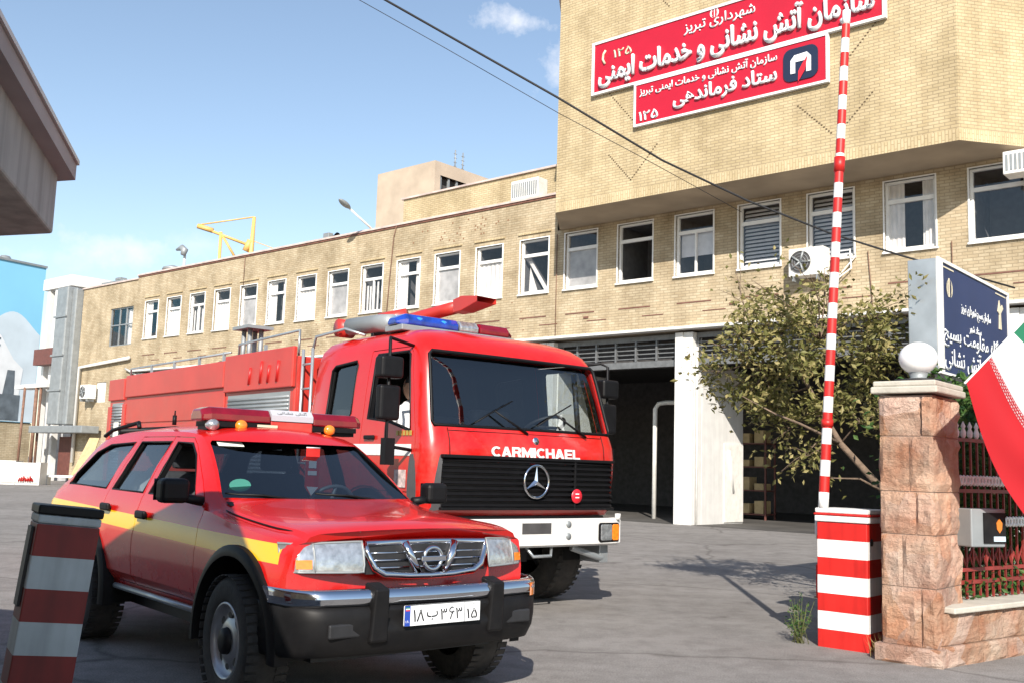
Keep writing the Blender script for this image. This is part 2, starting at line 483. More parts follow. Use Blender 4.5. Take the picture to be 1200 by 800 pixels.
def flagmat():
    m, N, L, b = newmat('flag_cloth')
    b.inputs['Roughness'].default_value = .8
    t = N.new('ShaderNodeTexCoord')
    s = N.new('ShaderNodeSeparateXYZ'); L.new(t.outputs['UV'], s.inputs[0])
    u, v = s.outputs[0], s.outputs[1]
    r = N.new('ShaderNodeValToRGB'); r.color_ramp.interpolation = 'CONSTANT'
    r.color_ramp.elements[0].color = (.62, .012, .02, 1)
    r.color_ramp.elements[1].position = .333; r.color_ramp.elements[1].color = (.74, .74, .76, 1)
    k = r.color_ramp.elements.new(.667); k.color = (.02, .20, .10, 1)
    L.new(v, r.inputs[0])
    # lettered bands along the stripe edges: small white blocks in the red and green
    w = N.new('ShaderNodeTexBrick'); w.inputs['Scale'].default_value = 1
    w.inputs['Brick Width'].default_value = .022; w.inputs['Row Height'].default_value = .014
    w.inputs['Mortar Size'].default_value = .0042
    w.inputs['Color1'].default_value = (.74, .74, .76, 1); w.inputs['Color2'].default_value = (.60, .3, .3, 1)
    w.inputs['Mortar'].default_value = (.5, .02, .03, 1)
    L.new(t.outputs['UV'], w.inputs['Vector'])
    a = mth(N, L, 'GREATER_THAN', v, .292); c = mth(N, L, 'LESS_THAN', v, .333)
    k2 = mth(N, L, 'MULTIPLY', a, c)
    mi = N.new('ShaderNodeMix'); mi.data_type = 'RGBA'
    L.new(k2, mi.inputs[0]); L.new(r.outputs[0], mi.inputs[6]); L.new(w.outputs['Color'], mi.inputs[7])
    L.new(mi.outputs[2], b.inputs['Base Color'])
    tl = N.new('ShaderNodeBsdfTranslucent'); L.new(mi.outputs[2], tl.inputs[0])
    ms = N.new('ShaderNodeMixShader'); ms.inputs[0].default_value = .25
    L.new(b.outputs[0], ms.inputs[1]); L.new(tl.outputs[0], ms.inputs[2])
    L.new(ms.outputs[0], N['Material Output'].inputs[0])
    return m


M_flag = flagmat()


# ------------------------------------------------------------------ object helpers
def tag(o, label=None, cat=None, group=None, kind=None):
    if label: o['label'] = label
    if cat: o['category'] = cat
    if group: o['group'] = group
    if kind: o['kind'] = kind
    return o


def empty(name, loc=(0, 0, 0), rz=0.0, label=None, cat=None, group=None):
    o = bpy.data.objects.new(name, None)
    o.empty_display_size = .2
    col.objects.link(o)
    o.location = loc
    o.rotation_euler = (0, 0, rz)
    return tag(o, label, cat, group)


def copy_tree(o, parent=None):
    c = o.copy()
    col.objects.link(c)
    c.parent = parent
    for ch in list(o.children):
        copy_tree(ch, c)
    return c


class MB:
    def __init__(s):
        s.v, s.f, s.m, s.s = [], [], [], []

    def add(s, vs, fs, mi=0, smooth=False, M=None):
        o = len(s.v)
        for p in vs:
            p = Vector(p)
            s.v.append(M @ p if M is not None else p)
        for f in fs:
            s.f.append([o + i for i in f]); s.m.append(mi); s.s.append(smooth)
        return s

    def box(s, x0, x1, y0, y1, z0, z1, mi=0, M=None):
        vs = [(x, y, z) for z in (z0, z1) for y in (y0, y1) for x in (x0, x1)]
        return s.add(vs, [(0, 2, 3, 1), (4, 5, 7, 6), (0, 1, 5, 4), (2, 6, 7, 3), (0, 4, 6, 2), (1, 3, 7, 5)], mi, False, M)

    def prism(s, poly, h0, h1, M=None, mi=0):
        """polygon in local xy, extruded along z"""
        n = len(poly)
        vs = [(x, y, h0) for x, y in poly] + [(x, y, h1) for x, y in poly]
        fs = [tuple(range(n - 1, -1, -1)), tuple(range(n, 2 * n))]
        fs += [(i, (i + 1) % n, n + (i + 1) % n, n + i) for i in range(n)]
        return s.add(vs, fs, mi, False, M)

    def tube(s, pts, r, n=8, mi=0, smooth=True, closed=False, caps=True, M=None):
        pts = [Vector(p) for p in pts]
        k = len(pts)
        rs = r if isinstance(r, (list, tuple)) else [r] * k
        vs, fs = [], []
        up = None
        for i, p in enumerate(pts):
            if closed:
                d = pts[(i + 1) % k] - pts[i - 1]
            else:
                d = pts[min(i + 1, k - 1)] - pts[max(i - 1, 0)]
            if d.length < 1e-9:
                d = Vector((0, 0, 1))
            d.normalize()
            if up is None:
                a = Vector((0, 0, 1)) if abs(d.z) < .9 else Vector((1, 0, 0))
                up = (a - d * a.dot(d)).normalized()
            else:
                up = (up - d * up.dot(d))
                up = up.normalized() if up.length > 1e-6 else d.orthogonal().normalized()
            sd_ = d.cross(up)
            for j in range(n):
                t = 2 * PI * j / n
                vs.append(p + (up * math.cos(t) + sd_ * math.sin(t)) * rs[i])
        m = k if closed else k - 1
        for i in range(m):
            for j in range(n):
                a, b = i * n + j, i * n + (j + 1) % n
                c, e = ((i + 1) % k) * n + (j + 1) % n, ((i + 1) % k) * n + j
                fs.append((a, b, c, e))
        if caps and not closed:
            fs.append(tuple(range(n - 1, -1, -1)))
            fs.append(tuple((k - 1) * n + j for j in range(n)))
        return s.add(vs, fs, mi, smooth, M)

    def lathe(s, prof, n=32, mi=0, M=None, smooth=True, mis=None):
        """profile of (r, h) round local z"""
        vs, k = [], len(prof)
        for r, h in prof:
            for j in range(n):
                t = 2 * PI * j / n
                vs.append((r * math.cos(t), r * math.sin(t), h))
        for i in range(k - 1):
            fs = [(i * n + j, i * n + (j + 1) % n, (i + 1) * n + (j + 1) % n, (i + 1) * n + j) for j in range(n)]
            s.add(vs if i == 0 else [], [], mi) if i == 0 else None
            base = len(s.v) - len(vs)
            for f in fs:
                s.f.append([base + q for q in f]); s.m.append(mis[i] if mis else mi); s.s.append(smooth)
        if M is not None:
            for q in range(len(s.v) - len(vs), len(s.v)):
                s.v[q] = M @ s.v[q]
        return s

    def grid(s, fn, nu, nv, mi=0, smooth=True, M=None):
        vs = [fn(i / nu, j / nv) for j in range(nv + 1) for i in range(nu + 1)]
        w = nu + 1
        fs = [(j * w + i, j * w + i + 1, (j + 1) * w + i + 1, (j + 1) * w + i) for j in range(nv) for i in range(nu)]
        return s.add(vs, fs, mi, smooth, M)

    def mesh(s, name, mats):
        me = bpy.data.meshes.new(name)
        me.from_pydata([tuple(v) for v in s.v], [], s.f)
        for m in (mats if isinstance(mats, (list, tuple)) else [mats]):
            me.materials.append(m)
        for p, mi, sm in zip(me.polygons, s.m, s.s):
            p.material_index = mi; p.use_smooth = sm
        me.update()
        return me

    def build(s, name, mats, parent=None, bevel=0.0, loc=None, rz=None, fix=False, sharp=None, seg=2):
        me = s.mesh(name, mats)
        if fix:
            bm = bmesh.new(); bm.from_mesh(me)
            bmesh.ops.remove_doubles(bm, verts=bm.verts, dist=1e-5)
            bmesh.ops.recalc_face_normals(bm, faces=bm.faces)
            bm.to_mesh(me); bm.free()
        if sharp:
            smooth_sharp(me, sharp)
        o = bpy.data.objects.new(name, me)
        col.objects.link(o)
        if parent: o.parent = parent
        if loc: o.location = loc
        if rz is not None: o.rotation_euler = (0, 0, rz)
        if bevel:
            b = o.modifiers.new('bevel', 'BEVEL'); b.width = bevel; b.segments = seg; b.limit_method = 'ANGLE'
            b.angle_limit = R(40); b.harden_normals = False
        return o


def smooth_sharp(me, ang):
    for p in me.polygons:
        p.use_smooth = True
    me.set_sharp_from_angle(angle=R(ang))


def obj(name, me, parent=None):
    o = bpy.data.objects.new(name, me); col.objects.link(o)
    if parent: o.parent = parent
    return o


def boolean(a, cutters, op='DIFFERENCE'):
    """mesh a (op) each cutter mesh, exact solver; returns a new mesh"""
    o = bpy.data.objects.new('tmp_a', a); col.objects.link(o)
    tmp = []
    for c in cutters:
        k = bpy.data.objects.new('tmp_c', c); col.objects.link(k); tmp.append(k)
        md = o.modifiers.new('b', 'BOOLEAN'); md.operation = op; md.object = k; md.solver = 'EXACT'
    bpy.context.view_layer.update()
    dg = bpy.context.evaluated_depsgraph_get()
    me = bpy.data.meshes.new_from_object(o.evaluated_get(dg))
    for k in tmp + [o]:
        bpy.data.objects.remove(k)
    return me


def fixmesh(me):
    bm = bmesh.new(); bm.from_mesh(me)
    bmesh.ops.remove_doubles(bm, verts=bm.verts, dist=1e-5)
    bmesh.ops.recalc_face_normals(bm, faces=bm.faces)
    bm.to_mesh(me); bm.free()
    return me


AX_Y = Matrix(((1, 0, 0, 0), (0, 0, -1, 0), (0, 1, 0, 0), (0, 0, 0, 1)))      # local z -> -y : xy drawing becomes xz
def XZ(y=0.0):
    """draw in (x, z), extrude h along +y"""
    return Matrix.Translation((0, y, 0)) @ Matrix(((1, 0, 0, 0), (0, 0, 1, 0), (0, 1, 0, 0), (0, 0, 0, 1)))
def YZ(x=0.0):
    """draw in (y, z), extrude h along +x"""
    return Matrix.Translation((x, 0, 0)) @ Matrix(((0, 0, 1, 0), (1, 0, 0, 0), (0, 1, 0, 0), (0, 0, 0, 1)))


# ------------------------------------------------------------------ lettering
AR = {'ا': 'FE8D FE8E', 'آ': 'FE81 FE82', 'ب': 'FE8F FE90 FE91 FE92', 'پ': 'FB56 FB57 FB58 FB59',
      'ت': 'FE95 FE96 FE97 FE98', 'ج': 'FE9D FE9E FE9F FEA0', 'ح': 'FEA1 FEA2 FEA3 FEA4', 'خ': 'FEA5 FEA6 FEA7 FEA8',
      'د': 'FEA9 FEAA', 'ر': 'FEAD FEAE', 'ز': 'FEAF FEB0', 'س': 'FEB1 FEB2 FEB3 FEB4', 'ش': 'FEB5 FEB6 FEB7 FEB8',
      'ف': 'FED1 FED2 FED3 FED4', 'ق': 'FED5 FED6 FED7 FED8', 'گ': 'FB92 FB93 FB94 FB95', 'م': 'FEE1 FEE2 FEE3 FEE4',
      'ن': 'FEE5 FEE6 FEE7 FEE8', 'و': 'FEED FEEE', 'ه': 'FEE9 FEEA FEEB FEEC', 'ی': 'FBFC FBFD FBFE FBFF'}
AR = {k: [chr(int(x, 16)) for x in v.split()] for k, v in AR.items()}


def shape(s):
    """Persian text to presentation forms in visual (left to right) order"""
    out = []
    for i, c in enumerate(s):
        if c not in AR:
            out.append(c); continue
        f = AR[c]
        prev = i > 0 and s[i - 1] in AR and len(AR[s[i - 1]]) == 4
        nxt = i + 1 < len(s) and s[i + 1] in AR and len(f) == 4
        out.append(f[3] if prev and nxt else f[2] if nxt else f[1] if prev else f[0])
    res, num = [], []
    for c in out:
        if '۰' <= c <= '۹':
            num.append(c)
        else:
            res += num[::-1]; num = []; res.append(c)
    res += num[::-1]
    return ''.join(res[::-1])


def text(name, s, M, w, h, m, parent=None, extrude=0.0, bold=0.0, shear=0.0, rtl=True, spacing=1.0):
    """letters fitted to a w x h box centred at M's origin (x right, y up, z out)"""
    c = bpy.data.curves.new('t', 'FONT')
    c.body = shape(s) if rtl else s
    c.offset = bold; c.space_character = spacing; c.shear = shear; c.resolution_u = 3
    o = bpy.data.objects.new('t', c); col.objects.link(o)
    bpy.context.view_layer.update()
    me = bpy.data.meshes.new_from_object(o.evaluated_get(bpy.context.evaluated_depsgraph_get()))
    bpy.data.objects.remove(o)
    xs = [v.co.x for v in me.vertices]; ys = [v.co.y for v in me.vertices]
    x0, x1, y0, y1 = min(xs), max(xs), min(ys), max(ys)
    for v in me.vertices:
        v.co = ((v.co.x - (x0 + x1) / 2) * w / (x1 - x0), (v.co.y - (y0 + y1) / 2) * h / (y1 - y0), 0)
    if extrude:
        bm = bmesh.new(); bm.from_mesh(me)
        bmesh.ops.remove_doubles(bm, verts=bm.verts, dist=1e-6)
        g = bmesh.ops.extrude_face_region(bm, geom=bm.faces[:])
        for v in [e for e in g['geom'] if isinstance(e, bmesh.types.BMVert)]:
            v.co.z += extrude
        bmesh.ops.recalc_face_normals(bm, faces=bm.faces)
        bm.to_mesh(me); bm.free()
    me.transform(M)
    me.materials.clear(); me.materials.append(m)
    return obj(name, me, parent)


def block_word(name, word, M, w, h, m, parent):
    """heavy wide block capitals drawn as strokes on a 0..1 high em"""
    T = .24
    def arc(cx, cy, rx, ry, a0, a1, n=12):
        o = [(cx + rx * math.cos(R(a0 + (a1 - a0) * k / n)), cy + ry * math.sin(R(a0 + (a1 - a0) * k / n))) for k in range(n + 1)]
        i_ = [(cx + (rx - T) * math.cos(R(a0 + (a1 - a0) * k / n)), cy + (ry - T * .85) * math.sin(R(a0 + (a1 - a0) * k / n))) for k in range(n + 1)]
        return [[o[k], o[k + 1], i_[k + 1], i_[k]] for k in range(n)]
    def rc(x0, y0, x1, y1): return [[(x0, y0), (x1, y0), (x1, y1), (x0, y1)]]
    G = {'C': (arc(.5, .5, .5, .5, 45, 315), .92), 'A': ([[(0, 0), (T + .03, 0), (.62, 1), (.36, 1)], [(.98, 0), (.71, 0), (.36, 1), (.62, 1)]] + rc(.25, .2, .73, .38), .98),
         'R': (rc(0, 0, T, 1) + rc(T, .80, .56, 1) + rc(T, .40, .56, .60) + arc(.56, .70, .32, .30, -90, 90) + [[(.50, .42), (.76, .40), (.90, 0), (.63, 0)]], .90),
         'M': (rc(0, 0, T, 1) + rc(.86, 0, 1.10, 1) + [[(T, 1), (T, .62), (.50, 0), (.60, .38)], [(.86, 1), (.86, .62), (.60, 0), (.50, .38)], [(.50, 0), (.60, 0), (.60, .38), (.50, .38)]], 1.10),
         'I': (rc(0, 0, T, 1), T), 'H': (rc(0, 0, T, 1) + rc(.66, 0, .90, 1) + rc(T, .39, .66, .61), .90),
         'E': (rc(0, 0, T, 1) + rc(T, 0, .80, .21) + rc(T, .40, .74, .60) + rc(T, .79, .80, 1), .80), 'L': (rc(0, 0, T, 1) + rc(T, 0, .76, .21), .76)}
    tot = sum(G[c][1] for c in word) + .07 * (len(word) - 1)
    sx = w / tot; mb = MB(); x = 0
    for c in word:
        qs, wd_ = G[c]
        for k, q in enumerate(qs):
            P_ = [((x + a - tot / 2) * sx, (b_ - .5) * h) for a, b_ in q]
            if sum(P_[i][0] * P_[(i + 1) % 4][1] - P_[(i + 1) % 4][0] * P_[i][1] for i in range(4)) < 0: P_ = P_[::-1]
            mb.prism(P_, 0, .005 + .00012 * k, M)
        x += wd_ + .07
    return mb.build(name, m, parent)


def front(x, z, y):
    """text plane on a wall whose outside is local -y"""
    return Matrix(((1, 0, 0, x), (0, 0, -1, y), (0, 1, 0, z), (0, 0, 0, 1)))


# ------------------------------------------------------------------ ground
g = MB()
def gfn(u, v):
    return (-300 + 600 * u, -60 + 560 * v, 0)
g.grid(gfn, 2, 2, smooth=False)
tag(g.build('ground', M_asphalt), kind='structure')

# frame of the station's facade: x along the facade towards the viewer, y into the building
FA = R(48.972)
ORG = (0.678, 31.575, 0)
FRZ = -math.pi / 2 + FA
near = Vector((math.sin(FA), -math.cos(FA), 0)); inw = Vector((math.cos(FA), math.sin(FA), 0))
def W(s, d, z):
    return Vector(ORG) + near * s + inw * d + Vector((0, 0, z))


# ------------------------------------------------------------------ fire station
def wall_holes(mb, x0, x1, z0, z1, holes, y=0.0, depth=.16, mi=0, rmi=0):
    xs = sorted({x0, x1, *[h[0] for h in holes], *[h[1] for h in holes]})
    zs = sorted({z0, z1, *[h[2] for h in holes], *[h[3] for h in holes]})
    for a, b in zip(xs, xs[1:]):
        for c, d in zip(zs, zs[1:]):
            if any(h[0] <= (a + b) / 2 <= h[1] and h[2] <= (c + d) / 2 <= h[3] for h in holes):
                continue
            mb.add([(a, y, c), (b, y, c), (b, y, d), (a, y, d)], [(0, 1, 2, 3)], mi)
    for a, b, c, d in holes:
        e = y + depth
        mb.add([(a, y, c), (b, y, c), (b, e, c), (a, e, c)], [(0, 3, 2, 1)], rmi)
        mb.add([(a, y, d), (b, y, d), (b, e, d), (a, e, d)], [(0, 1, 2, 3)], rmi)
        mb.add([(a, y, c), (a, e, c), (a, e, d), (a, y, d)], [(0, 1, 2, 3)], rmi)
        mb.add([(b, y, c), (b, e, c), (b, e, d), (b, y, d)], [(0, 3, 2, 1)], rmi)


ST = empty('fire_station', ORG, FRZ, 'long yellow brick fire station with white framed windows, overhanging block and open vehicle bays', 'building')
Z1, Z2 = 6.94, 8.68
left_s = [-1.95 * (12 - i) - .06 for i in range(13)]
right_s = [1.80 + 1.995 * i for i in range(7)] + [15.8, 17.8]
wins = [(c - .585, c + .585, Z1, Z2) for c in left_s] + [(c - .61, c + .61, Z1, Z2) for c in right_s]

w = MB()
wall_holes(w, -24.85, .86, 5.44, 10.0, [h for h in wins if h[1] < .86])
wall_holes(w, .86, 21, 5.44, 8.83, [h for h in wins if h[0] > .86])
# far, lower length with the tall four-pane window
wall_holes(w, -30.4, -24.85, 0, 9.85, [(-27.45, -25.2, 6.72, 8.6), (-28.3, -27.3, 4.0, 5.0)], y=.02)
# back, ends and roof
w.add([(-30.4, .02, 0), (-30.4, 14, 0), (-30.4, 14, 9.85), (-30.4, .02, 9.85)], [(0, 3, 2, 1)])
w.add([(21, 0, 0), (21, 14, 0), (21, 14, 10), (21, 0, 10)], [(0, 1, 2, 3)])
w.add([(-30.4, 14, 0), (21, 14, 0), (21, 14, 9.85), (-30.4, 14, 9.85)], [(0, 3, 2, 1)])
w.build('wall', M_brick2, ST)
r = MB()
r.add([(-30.4, .3, 9.7), (21, .3, 9.7), (21, 14, 9.7), (-30.4, 14, 9.7)], [(0, 1, 2, 3)])
r.build('roof', M_conc, ST)
c = MB()
c.box(-24.9, .9, -.07, .32, 10.0, 10.07)
c.box(-30.45, -24.9, -.05, .32, 9.85, 9.92)
c.build('coping', M_coping, ST)
c = MB(); c.box(-24.88, .88, -.035, -.002, 9.93, 9.998); c.build('drip_edge', M_rust_shade, ST)

# window kinds
def make_window(cx, half, z1, z2, kind, y=.10, mi=None):
    f = MB()
    fw = .065
    a, b = cx - half, cx + half
    f.box(a, b, y - .03, y + .06, z1, z1 + fw)
    f.box(a, b, y - .03, y + .06, z2 - fw, z2)
    f.box(a, a + fw, y - .028, y + .06, z1 + fw, z2 - fw)
    f.box(b - fw, b, y - .028, y + .06, z1 + fw, z2 - fw)
    tz = z1 + (z2 - z1) * .71
    f.box(a + fw, b - fw, y - .026, y + .05, tz - .05, tz + .05)
    if kind in (3, 5):
        f.box(cx - .025, cx + .025, y - .024, y + .05, z1 + fw, tz - .05)
    # proud outer casing and sill
    f.box(a - .035, a, -.025, y, z1 - .03, z2 + .03); f.box(b, b + .035, -.025, y, z1 - .03, z2 + .03)
    f.box(a, b, -.025, y - .03, z2, z2 + .03)
    f.box(a - .05, b + .05, -.07, y - .03, z1 - .075, z1 - .03)
    wo_ = f.build('window', mi or M_gridw, ST)
    if kind != 6:
        p = MB(); p.add([(a + fw, y + .02, z1 + fw), (b - fw, y + .02, z1 + fw), (b - fw, y + .02, z2 - fw), (a + fw, y + .02, z2 - fw)], [(0, 1, 2, 3)])
        p.build('pane', M_winglass, wo_)
    rr = random.Random(int(cx * 97))
    if kind == 1:        # white curtain, drawn
        q = MB()
        q.grid(lambda u, v: (a + fw + u * (b - a - 2 * fw), y + .06 + .012 * math.sin(u * 34), z1 + .05 + v * (tz - z1 - .05)), 40, 1)
        q.build('curtain', M_curtain, wo_)
    elif kind == 2:      # half drawn curtains
        q = MB()
        for u0, u1 in ((0, .34), (.74, 1)):
            q.grid(lambda u, v: (a + fw + (u0 + u * (u1 - u0)) * (b - a - 2 * fw), y + .06 + .012 * math.sin(u * 20), z1 + .05 + v * (z2 - z1 - .1)), 20, 1)
        q.build('curtain', M_curtain, wo_)
    elif kind == 3:
        q = MB()
        for k in range(5):
            x = a + fw + .08 + k * .2 + rr.uniform(-.03, .03)
            q.box(x, x + .09, y + .05, y + .06, z1 + .05, z1 + (tz - z1) * rr.uniform(.75, .95))
        q.build('curtain', M_curtain, wo_)
    elif kind == 4:      # louvred blind
        q = MB()
        zz = z1 + .08
        while zz < z2 - .1:
            q.add([(a + fw, y + .12, zz), (b - fw, y + .12, zz), (b - fw, y + .20, zz + .085), (a + fw, y + .20, zz + .085)], [(0, 1, 2, 3)])
            zz += .105
        q.build('blind', M_blind, wo_)
    elif kind == 5:      # grey blind half way down
        q = MB(); q.box(a + fw, b - fw, y + .12, y + .13, z1 + (tz - z1) * .45, tz); q.build('blind', M_blind, wo_)
    elif kind == 7:      # boarded, pale film on lower sash
        q = MB(); q.box(a + fw, b - fw, y + .045, y + .055, z1 + fw, tz - .05); q.build('film', M_film, wo_)
    elif kind == 8:      # diagonal strip behind the glass
        q = MB(); q.prism([(a + .12, z1 + 1.1), (a + .25, z1 + 1.1), (b - .2, z1 + .1), (b - .36, z1 + .1)], y + .18, y + .2, XZ())
        q.prism([(a + .12, z1 + .08), (a + .16, z1 + .9), (a + .5, z1 + .08)], y + .22, y + .23, XZ())
        q.build('curtain', M_curtain, wo_)
    return wo_


# a dark room behind every pane so that windows have depth
rm = MB()
for (a, b, z1, z2) in wins:
    for q in ([(a, 1.6, z1), (b, 1.6, z1), (b, 1.6, z2), (a, 1.6, z2)],
              [(a, .17, z1), (b, .17, z1), (b, 1.6, z1), (a, 1.6, z1)], [(a, .17, z2), (b, .17, z2), (b, 1.6, z2), (a, 1.6, z2)],
              [(a, .17, z1), (a, 1.6, z1), (a, 1.6, z2), (a, .17, z2)], [(b, .17, z1), (b, 1.6, z1), (b, 1.6, z2), (b, .17, z2)]):
        rm.add(q, [(0, 1, 2, 3)])
rm.build('room', mat('room_wall', (.10, .10, .105), .9, var=.2), ST)
lk = [2, 1, 3, 1, 7, 2, 1, 7, 3, 2, 7, 1, 8]
for cx, k in zip(left_s, lk):
    make_window(cx, .585, Z1, Z2, k)
rk = [7, 6, 5, 4, 4, 2, 0, 2, 0]
for cx, k in zip(right_s, rk):
    make_window(cx, .61, Z1, Z2, k)
# tall grey four-pane window of the far length
f = MB()
for (a, b, c_, d_) in ((-27.45, -27.39, 6.72, 8.6), (-25.26, -25.2, 6.72, 8.6)):
    f.box(a, b, .08, .16, c_, d_)
for zz in (6.72, 7.72, 8.54):
    f.box(-27.39, -25.26, .08, .155, zz, zz + .06)
for xx in (-26.62, -25.98):
    f.box(xx, xx + .05, .085, .15, 6.78, 7.72); f.box(xx, xx + .05, .085, .15, 7.78, 8.54)
fo = f.build('window', M_grey, ST)
p = MB(); p.add([(-27.39, .13, 6.78), (-25.26, .13, 6.78), (-25.26, .13, 8.54), (-27.39, .13, 8.54)], [(0, 1, 2, 3)]); p.build('pane', M_winglass, fo)
p = MB(); p.grid(lambda u, v: (-26.1 + u * .8, .26 + .03 * math.sin(u * 18), 6.8 + v * 1.7), 16, 1)
p.add([(-27.45, 1.2, 6.7), (-25.2, 1.2, 6.7), (-25.2, 1.2, 8.6), (-27.45, 1.2, 8.6)], [(0, 1, 2, 3)], 1)
p.build('curtain', [M_curtain, M_dark], fo)
f = MB(); f.box(-28.3, -27.3, .08, .14, 4.0, 5.0); f.build('window', M_gridw, ST)

# brick ledges over the windows, dark strips under them painting the shade of recessed courses
for c_ in left_s:
    d = MB(); d.box(c_ - .68, c_ + .68, -.045, -.003, 8.86, 8.915); d.build('ledge', M_soldier, ST)
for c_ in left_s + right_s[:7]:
    d = MB(); d.box(c_ - .55, c_ + .55, -.012, -.003, 6.12, 6.155); d.build('shadow_gap_strip', M_rust_shade, ST)
    d = MB(); d.box(c_ + .28, c_ + 1.0, -.012, -.003, 5.86, 5.885); d.build('shadow_gap_strip', M_rust_shade, ST)

# rain stains: downpipes and wires on the facade
for pts, rr in (([(-6.6, -.05, 10.0), (-6.72, -.05, 9.6), (-6.85, -.05, 8.0), (-7.0, -.05, 5.6)], .018),
                ([(-16.05, -.04, 10.0), (-16.05, -.04, 8.7)], .014), ([(-.62 + 1.5, -.04, 8.7), (.9, -.04, 5.5)], .015),
                ([(12.75, -.04, 7.0), (12.75, -.04, 5.6)], .012), ([(10.75, -.04, 7.0), (10.85, -.04, 5.6)], .012)):
    t = MB(); t.tube(pts, rr, 6); t.build('drain_pipe', M_pipe, ST)

# white lip and recessed bay heads
lip = MB(); lip.box(-24.6, 21, -.30, .02, 5.36, 5.44); lip.build('bay_canopy', M_white, ST, bevel=.01)
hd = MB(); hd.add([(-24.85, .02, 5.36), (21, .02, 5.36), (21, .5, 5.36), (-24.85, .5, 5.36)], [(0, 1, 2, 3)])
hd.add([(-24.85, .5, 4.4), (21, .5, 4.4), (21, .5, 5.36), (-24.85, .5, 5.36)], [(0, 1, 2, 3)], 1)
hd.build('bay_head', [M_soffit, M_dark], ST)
posts = [5.23 + 4.93 * k for k in range(-6, 4)]
posts[7] = 13.9
for p0 in posts:
    q = MB()
    q.box(p0, p0 + .26, -.06, .5, 0, 5.3)
    q.box(p0 + .262, p0 + .55, -.03, .5, 0, 5.3)
    q.box(p0, p0 + .55, .5, 2.9, 0, 4.45)
    po = q.build('bay_post', M_white, ST, bevel=.012)
    # conduit down the post, wall pocket and lamp at the back of the jamb
    t = MB(); t.tube([(p0 + .60, .15, 0), (p0 + .60, .15, 4.9)], .03, 8); t.build('conduit', M_whited, po)
    t = MB(); t.tube([(p0 + .58, 2.25, .9), (p0 + .60, 1.95, 2.1)], .05, 6); t.box(p0 + .552, p0 + .58, 1.75, 2.85, .05, 2.3, 1); t.build('folded_leaf', [M_white, M_whited], po)
for p0, p1 in zip(posts, posts[1:]):
    a, b = p0 + .55, p1
    fr = MB()
    fr.box(a, b, .18, .30, 4.40, 4.58)
    fr.box(a, b, .18, .28, 5.16, 5.30)
    for k in range(7):
        x = a + .02 + k * (b - a - .1) / 6
        fr.box(x, x + .06, .17, .27, 4.58, 5.16)
    for k in range(4):
        z = 4.66 + k * .125
        fr.box(a, b, .20, .235, z, z + .03)
    fr.build('bay_grille', M_bayg, ST)
t = MB(); t.box(10.98, 11.12, .1, .24, 0, 3.3); t.build('bay_door_edge', M_white, ST)
# things kept in the bays
def rack(name, label, s, d, w_, h_, dp, m, cat):
    e = empty(name, W(s, d, .006), FRZ, label, cat)
    q = MB()
    for x in (0, w_ - .05):
        for y in (0, dp - .05): q.box(x, x + .05, y, y + .05, 0, h_)
    q.build('upright', m, e)
    q = MB()
    for k in range(4):
        z = .15 + k * (h_ - .2) / 3.2; q.box(0.003, w_ - .003, .003, dp - .003, z, z + .04)
        for j in range(3):
            x = .15 + j * w_ / 3.2; q.box(x, x + w_ * .2, .1, dp - .1, z + .043, z + .25 + .1 * ((j + k) % 3), 1)
    q.build('shelf', [m, M_tan], e)
rack('storage_rack', 'brown shelf rack inside the open bay behind the young tree', 3.6, 5.5, 1.6, 2.6, .7, M_brown, 'rack')
e = empty('pipe_frame', W(3.15, 2.2, .006), FRZ, 'pale bent pipe frame standing just inside the open bay', 'pipe')
q = MB(); q.tube([(0, 0, 0), (0, 0, 3.35), (.08, .05, 3.5), (.25, .2, 3.55), (1.6, .5, 3.55)], .07, 8); q.build('upright', M_whited, e)
q = MB(); q.tube([(1.6, .5, 3.55), (1.6, .5, 0)], .05, 8); q.build('far_upright', M_whited, e)
# inside of the bays
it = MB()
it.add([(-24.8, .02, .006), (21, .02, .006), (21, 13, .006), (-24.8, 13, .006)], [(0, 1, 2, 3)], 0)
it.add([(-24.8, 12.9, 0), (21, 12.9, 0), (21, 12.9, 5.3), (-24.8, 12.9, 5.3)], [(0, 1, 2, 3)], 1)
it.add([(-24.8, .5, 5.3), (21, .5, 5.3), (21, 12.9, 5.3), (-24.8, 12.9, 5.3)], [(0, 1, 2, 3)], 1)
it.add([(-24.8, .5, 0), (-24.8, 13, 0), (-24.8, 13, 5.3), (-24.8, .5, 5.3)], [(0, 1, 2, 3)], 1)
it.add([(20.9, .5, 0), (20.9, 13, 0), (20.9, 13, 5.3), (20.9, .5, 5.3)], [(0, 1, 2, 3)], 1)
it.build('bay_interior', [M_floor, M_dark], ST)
# overhanging block with splayed ends
BL = [(.95, .0), (2.2, -1.8), (13.5, -1.8), (14.9, .0), (14.9, 9), (.95, 9)]
ZB, ZT = 8.83, 15.45
b = MB()
n = len(BL)
for i in range(n):
    (x0, y0), (x1, y1) = BL[i], BL[(i + 1) % n]
    b.add([(x0, y0, ZB + .26), (x1, y1, ZB + .26), (x1, y1, ZT), (x0, y0, ZT)], [(0, 1, 2, 3)])
b.add([(x, y, ZT - .5) for x, y in BL], [tuple(range(n))])
b.build('upper_block', M_brick, ST)
b = MB()
for i in (0, 1, 2):
    (x0, y0), (x1, y1) = BL[i], BL[i + 1]
    b.add([(x0, y0, ZB), (x1, y1, ZB), (x1, y1, ZB + .26), (x0, y0, ZB + .26)], [(0, 1, 2, 3)])
b.build('soldier_course', M_soldier, ST)
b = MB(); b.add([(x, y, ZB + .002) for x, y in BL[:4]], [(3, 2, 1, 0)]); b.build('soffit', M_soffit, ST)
b = MB()
def off(p, k=.05):
    return (p[0] + (-k if p[0] < 7 else k), p[1] - (k if p[1] < 3 else -k))
